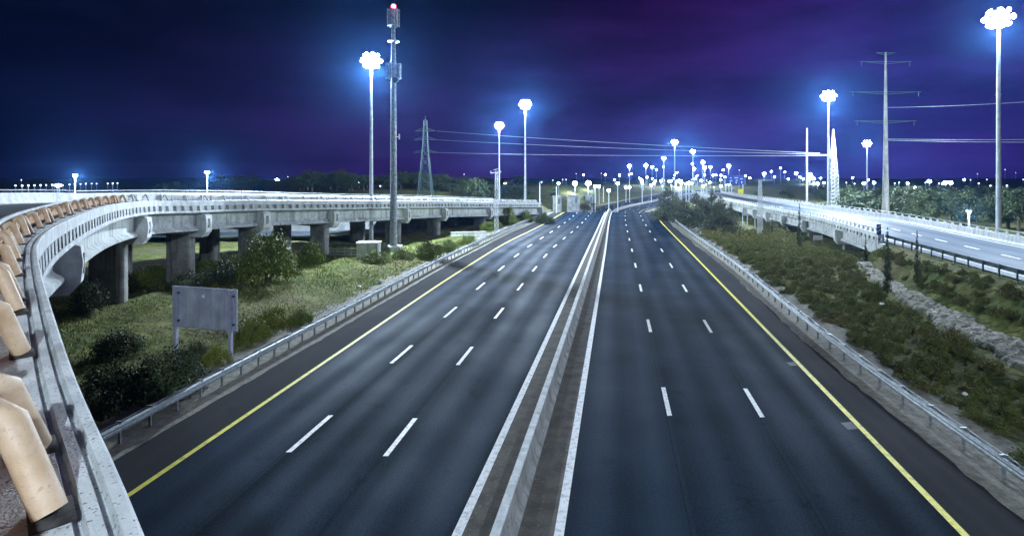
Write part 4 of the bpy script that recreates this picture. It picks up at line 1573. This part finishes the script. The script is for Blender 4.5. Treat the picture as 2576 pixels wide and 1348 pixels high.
def make_tree(name, seed, shape, n, leaf, clumps, m, trunk_h, trunk_r, spread=1.0, limbs=5, lw=.3):
    root = empty(name)
    b, t = foliage(seed, n, leaf, shape, clumps, spread)
    build_foliage('crown', b, t, M[m], root)
    b = MB(); rr = random.Random(seed)
    b.tube([(0, 0, -.04), (rr.uniform(-.01, .01), 0, trunk_h * .5), (0, 0, trunk_h)], [trunk_r, trunk_r * .75, trunk_r * .35], 7)
    for _ in range(limbs):
        z = rr.uniform(.35, .8) * trunk_h; a = rr.uniform(0, 6.28)
        b.tube([(0, 0, z), (lw * .5 * math.cos(a), lw * .5 * math.sin(a), z + .10), (lw * math.cos(a), lw * math.sin(a), z + .18)], [trunk_r * .5, trunk_r * .3, trunk_r * .12], 5)
    b.build('trunk', M['bark'], root)
    return root


# unit-height trees
BROAD = [make_tree('broadleaf_tree', 60 + k, crown(.25, .88, .40), 2200, .030, 34, 'leaf_dark', .62, .028) for k in range(3)]
PINE = [make_tree('pine_tree', 70 + k, cone(.06, .98, .34), 7000, .020, 110, 'leaf_pine', .9, .022) for k in range(2)]
CYP = [make_tree('cypress_tree', 80 + k, cone(.03, 1.0, .066), 4200, .010, 130, 'leaf_dark', .85, .012, spread=2.2, limbs=0) for k in range(2)]
_used = set()


def place(proto, loc, scale, label, cat, group, rz=None):
    if proto.name in _used:
        o = copy_tree(proto)
    else:
        o = proto; _used.add(proto.name)
    o.location = loc
    o.scale = scale
    o.rotation_euler = (0, 0, R.uniform(0, 6.28) if rz is None else rz)
    tag(o, label, cat, group)
    return o


# left field shrubs, each one seen in the photo: px, base py, width px, height px, kind, label
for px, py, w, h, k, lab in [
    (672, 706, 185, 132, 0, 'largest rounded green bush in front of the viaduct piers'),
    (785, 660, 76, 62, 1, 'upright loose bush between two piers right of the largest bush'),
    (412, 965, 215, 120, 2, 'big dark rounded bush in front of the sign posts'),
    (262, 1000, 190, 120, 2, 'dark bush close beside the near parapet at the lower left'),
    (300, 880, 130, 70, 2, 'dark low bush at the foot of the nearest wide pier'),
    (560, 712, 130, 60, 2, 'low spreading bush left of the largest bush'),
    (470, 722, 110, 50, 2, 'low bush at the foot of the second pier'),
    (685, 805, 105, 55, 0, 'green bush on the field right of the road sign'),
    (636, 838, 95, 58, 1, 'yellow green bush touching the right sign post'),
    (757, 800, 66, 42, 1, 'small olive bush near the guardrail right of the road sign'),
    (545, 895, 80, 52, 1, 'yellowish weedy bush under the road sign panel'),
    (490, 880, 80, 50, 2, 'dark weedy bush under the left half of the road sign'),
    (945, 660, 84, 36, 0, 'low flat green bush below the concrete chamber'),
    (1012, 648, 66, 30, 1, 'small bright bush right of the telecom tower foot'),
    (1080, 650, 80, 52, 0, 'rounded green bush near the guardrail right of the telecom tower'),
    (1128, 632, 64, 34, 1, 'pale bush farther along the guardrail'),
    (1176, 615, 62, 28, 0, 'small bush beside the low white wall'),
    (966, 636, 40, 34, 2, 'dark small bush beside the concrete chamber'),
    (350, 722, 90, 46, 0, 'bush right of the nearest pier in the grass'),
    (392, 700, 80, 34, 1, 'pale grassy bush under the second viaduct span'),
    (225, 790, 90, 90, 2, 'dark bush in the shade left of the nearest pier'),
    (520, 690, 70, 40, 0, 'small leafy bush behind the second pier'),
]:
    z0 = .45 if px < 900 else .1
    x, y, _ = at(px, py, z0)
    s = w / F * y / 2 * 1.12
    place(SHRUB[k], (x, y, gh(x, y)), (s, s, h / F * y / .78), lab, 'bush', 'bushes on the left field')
# hedge on the verge at the far end
for k in range(16):
    px = 1262 + k * 11
    y = 98 + k * 2.6
    x = X('lrail', y) - R.uniform(1.6, 5.5)
    place(SHRUB[k % 3], (x, y, gh(x, y)), (R.uniform(1.3, 2.1),) * 2 + (R.uniform(1.3, 2.4),), 'small bush in the hedge on the bank where the viaduct ends', 'bush', 'hedge bushes at the viaduct end')
for k in range(18):
    x = -58 + k * 3.8; y = 106 + R.uniform(-3, 9)
    place(SHRUB[k % 3], (x, y, gh(x, y)), (R.uniform(2, 3.4),) * 2 + (R.uniform(3, 5.0),), 'leafy bush behind the retaining wall beneath the viaduct', 'bush', 'bushes behind the retaining wall')

# shrubs on the right bank: the nearest as objects, the rest as one mass
RB = random.Random(11)
placed = []
grid = {}
for _ in range(16000):
    y = 15 + 78 * RB.random() ** 1.1
    x0 = X('rrail', y) + 1.8; x1 = ramp_x(y) - 1.0
    if y > 60: x1 = ramp_x(y) - 2.5
    x = RB.uniform(x0, x1)
    xc = float(np.interp(y, [c[0] for c in CH], [c[1] for c in CH])); wch = float(np.interp(y, [10, 28, 45, 60], [2.3, 2.0, 1.5, 1.1]))
    if y < 61 and abs(x - xc) < wch: continue
    if x / y > .97: continue
    s = RB.uniform(.50, 1.05) * (1 + max(0, y - 40) / 110)
    key = (int(x // 3), int(y // 3))
    if any((x - a) ** 2 + (y - c) ** 2 < (.70 * (s + e)) ** 2 for i_ in (-1, 0, 1) for j_ in (-1, 0, 1) for a, c, e in grid.get((key[0] + i_, key[1] + j_), ())): continue
    grid.setdefault(key, []).append((x, y, s))
    placed.append((x, y, s, x < xc))
placed.sort(key=lambda q: q[0] ** 2 + q[1] ** 2)
for k, (x, y, s, near) in enumerate(placed[:285]):
    place(BANK[k % 4], (x, y, gh(x, y) - .05), (s * .96, s * RB.uniform(.85, 1.1), s * RB.uniform(1.0, 1.5)),
          'low brownish green shrub on the planted bank ' + ('between the highway guardrail and the stone channel' if near else 'between the stone channel and the right ramp'),
          'bush', 'shrubs on the bank ' + ('by the highway' if near else 'by the ramp'))
if len(placed) > 285:
    src = []
    for k in range(3):
        b, t = foliage(50 + k, 420, .095, dome(None), 14, .75)
        src.append((np.array(b.v), np.array(t)))
    vs, ts = [], []
    for k, (x, y, s, near) in enumerate(placed[285:]):
        v, t = src[k % 3]
        a = RB.uniform(0, 6.28); ca, sa = math.cos(a), math.sin(a)
        w = np.stack([(v[:, 0] * ca - v[:, 1] * sa) * s + x, (v[:, 0] * sa + v[:, 1] * ca) * s + y, v[:, 2] * s * 1.35 + gh(x, y) - .05], 1)
        vs.append(w); ts.append(t)
    b = MB(); V = np.concatenate(vs); b.v = V.tolist()
    n_ = len(V) // 4
    b.f = [(4 * q, 4 * q + 1, 4 * q + 2, 4 * q + 3) for q in range(n_)]; b.m = [0] * n_; b.uv = [None] * n_
    o = build_foliage('shrub_cover', b, np.concatenate(ts).tolist(), M['leaf_bank'])
    tag(o, 'dense low shrub cover farther along the planted bank', 'shrubs', kind='stuff')
print('bank shrubs', len(placed))

# cypresses on the bank
for k, (px, by, ty, Y, lab) in enumerate([(2233, 742, 574, 42.5, 'tallest dark slim cypress beside the stone channel'), (2307, 700, 580, 44, 'second dark slim cypress right of the tallest one, near the ramp guardrail'),
                                          (2178, 640, 588, 58, 'short leaning young cypress near the end of the ramp bridge'), (2011, 615, 512, 74, 'slim dark cypress standing in front of the ramp bridge girder'),
                                          (1942, 600, 540, 86, 'short dark cypress in front of the bridge piers right of the lattice pole')]):
    x, _, zt = pt(px, ty, Y)
    g = gh(x, Y)
    place(CYP[k % 2], (x, Y, g), ((zt - g) * 1.0,) * 2 + (zt - g,), lab, 'tree', 'cypresses on the bank')

# pines by the far end of the right shoulder
for k, (px, by, ty, Y, wd, lab) in enumerate([(1680, 552, 465, 120, 74, 'pointed pine at the left of the clump beside the far right shoulder'), (1722, 560, 498, 112, 70, 'low pine right of the pointed one'),
                                              (1752, 575, 488, 104, 76, 'middle pine of the clump at the right shoulder'), (1790, 585, 478, 98, 92, 'broad pine in front of the far bridge end'),
                                              (1812, 590, 496, 94, 80, 'rightmost low pine of the clump near the bridge piers'), (1700, 545, 484, 128, 60, 'pine behind the pointed one'),
                                              (1768, 560, 500, 110, 70, 'shadowed pine behind the middle of the clump'), (1840, 590, 510, 92, 60, 'small dark pine directly beside the bridge piers')]):
    x, _, zt = pt(px, ty, Y)
    g = gh(x, Y)
    sw = wd / F * Y / .66
    place(PINE[k % 2], (x, Y, g), (sw, sw, (zt - g) * 1.03), lab, 'tree', 'pines at the far right shoulder')

# wood behind the right ramp
RW = random.Random(5)
n = 0
for k in range(64):
    px = 2125 + 490 * RW.random()
    Y = RW.uniform(92, 165)
    x = (px - CX) / F * Y
    if x < ramp_x(min(Y, 240)) + RW_ + 4: continue
    top = H - (RW.uniform(466, 492) - YH) / F * Y
    place(BROAD[k % 3], (x, Y, gh(x, Y)), (RW.uniform(7.5, 10.5),) * 2 + (top / .93,), 'dark bushy tree in the wood behind the right ramp parapet', 'tree', 'wood behind the right ramp')
# trees on the left skyline
for k in range(58):
    px = 420 + 930 * (k + RW.random()) / 58
    Y = RW.uniform(205, 300)
    x = (px - CX) / F * Y
    lo = 448 if (560 < px < 680 or 780 < px < 860 or 1000 < px < 1110) else 456
    top = H - (RW.uniform(lo, lo + 14) - YH) / F * Y
    place(BROAD[k % 3], (x, Y, gh(x, Y)), (RW.uniform(11, 17),) * 2 + (top / .93,), 'dark tree silhouette on the left skyline beyond the viaduct', 'tree', 'trees on the left skyline')
x, Y, zt = pt(1190, 448, 150)
place(BROAD[0], (x, Y, 0), (8.5, 8.5, zt / .9), 'pale lit round tree standing alone behind the viaduct, left of the slim lattice pole', 'tree', None)
for k in range(22):
    Y = RW.uniform(180, 330)
    px = RW.choice([RW.uniform(1360, 1500), RW.uniform(1880, 2120)])
    x = (px - CX) / F * Y
    top = RW.uniform(2.5, 5.0)
    place(BROAD[k % 3], (x, Y, gh(x, Y)), (top * 1.3,) * 2 + (top,), 'small tree on the dark ground ' + ('left of the highway bend' if px < 1600 else 'beyond the far end of the ramp bridge'), 'tree', 'small far trees')


# grass on the left field
def grass():
    r = random.Random(2)
    b = MB(); tone = []
    for _ in range(60000):
        y = 17 + 62 * r.random() ** 1.3
        x = X('lrail', y) - 2.0 - 26 * r.random() ** 1.1
        if math.sin(x * .5) * math.cos(y * .43) + r.uniform(-.9, .9) < -.35: continue
        if x / y < -.95: continue
        g = gh(x, y)
        h = r.uniform(.06, .24); a = r.uniform(0, 6.28); w = .013 + .0004 * y
        dx, dy = math.cos(a) * w, math.sin(a) * w
        lx, ly = r.uniform(-.14, .14), r.uniform(-.14, .14)
        b.tri((x - dx, y - dy, g - .02), (x + dx, y + dy, g - .02), (x + lx, y + ly, g + h)); tone.append(r.random() * (.4 + .6 * (math.sin(x * .23 + y * .11) * .5 + .5)))
    o = build_foliage('grass', b, tone, M['grass'])
    tag(o, 'rough grass on the field left of the highway', 'grass', kind='stuff')


grass()


# ------------------------------------------------------------------ haze
def haze():
    b = MB(); b.box((0, 730, 18.4), (3060, 1600, 41.2))
    m = bpy.data.materials.new('haze'); m.use_nodes = True
    t = m.node_tree; t.nodes.clear()
    o = t.nodes.new('ShaderNodeOutputMaterial'); v = t.nodes.new('ShaderNodeVolumePrincipled')
    v.inputs['Color'].default_value = (.11, .36, 1.0, 1)
    v.inputs['Density'].default_value = HAZE_DENSITY
    v.inputs['Anisotropy'].default_value = .87
    t.links.new(v.outputs[0], o.inputs['Volume'])
    h = b.build('haze', m)
    tag(h, kind='stuff')


haze()
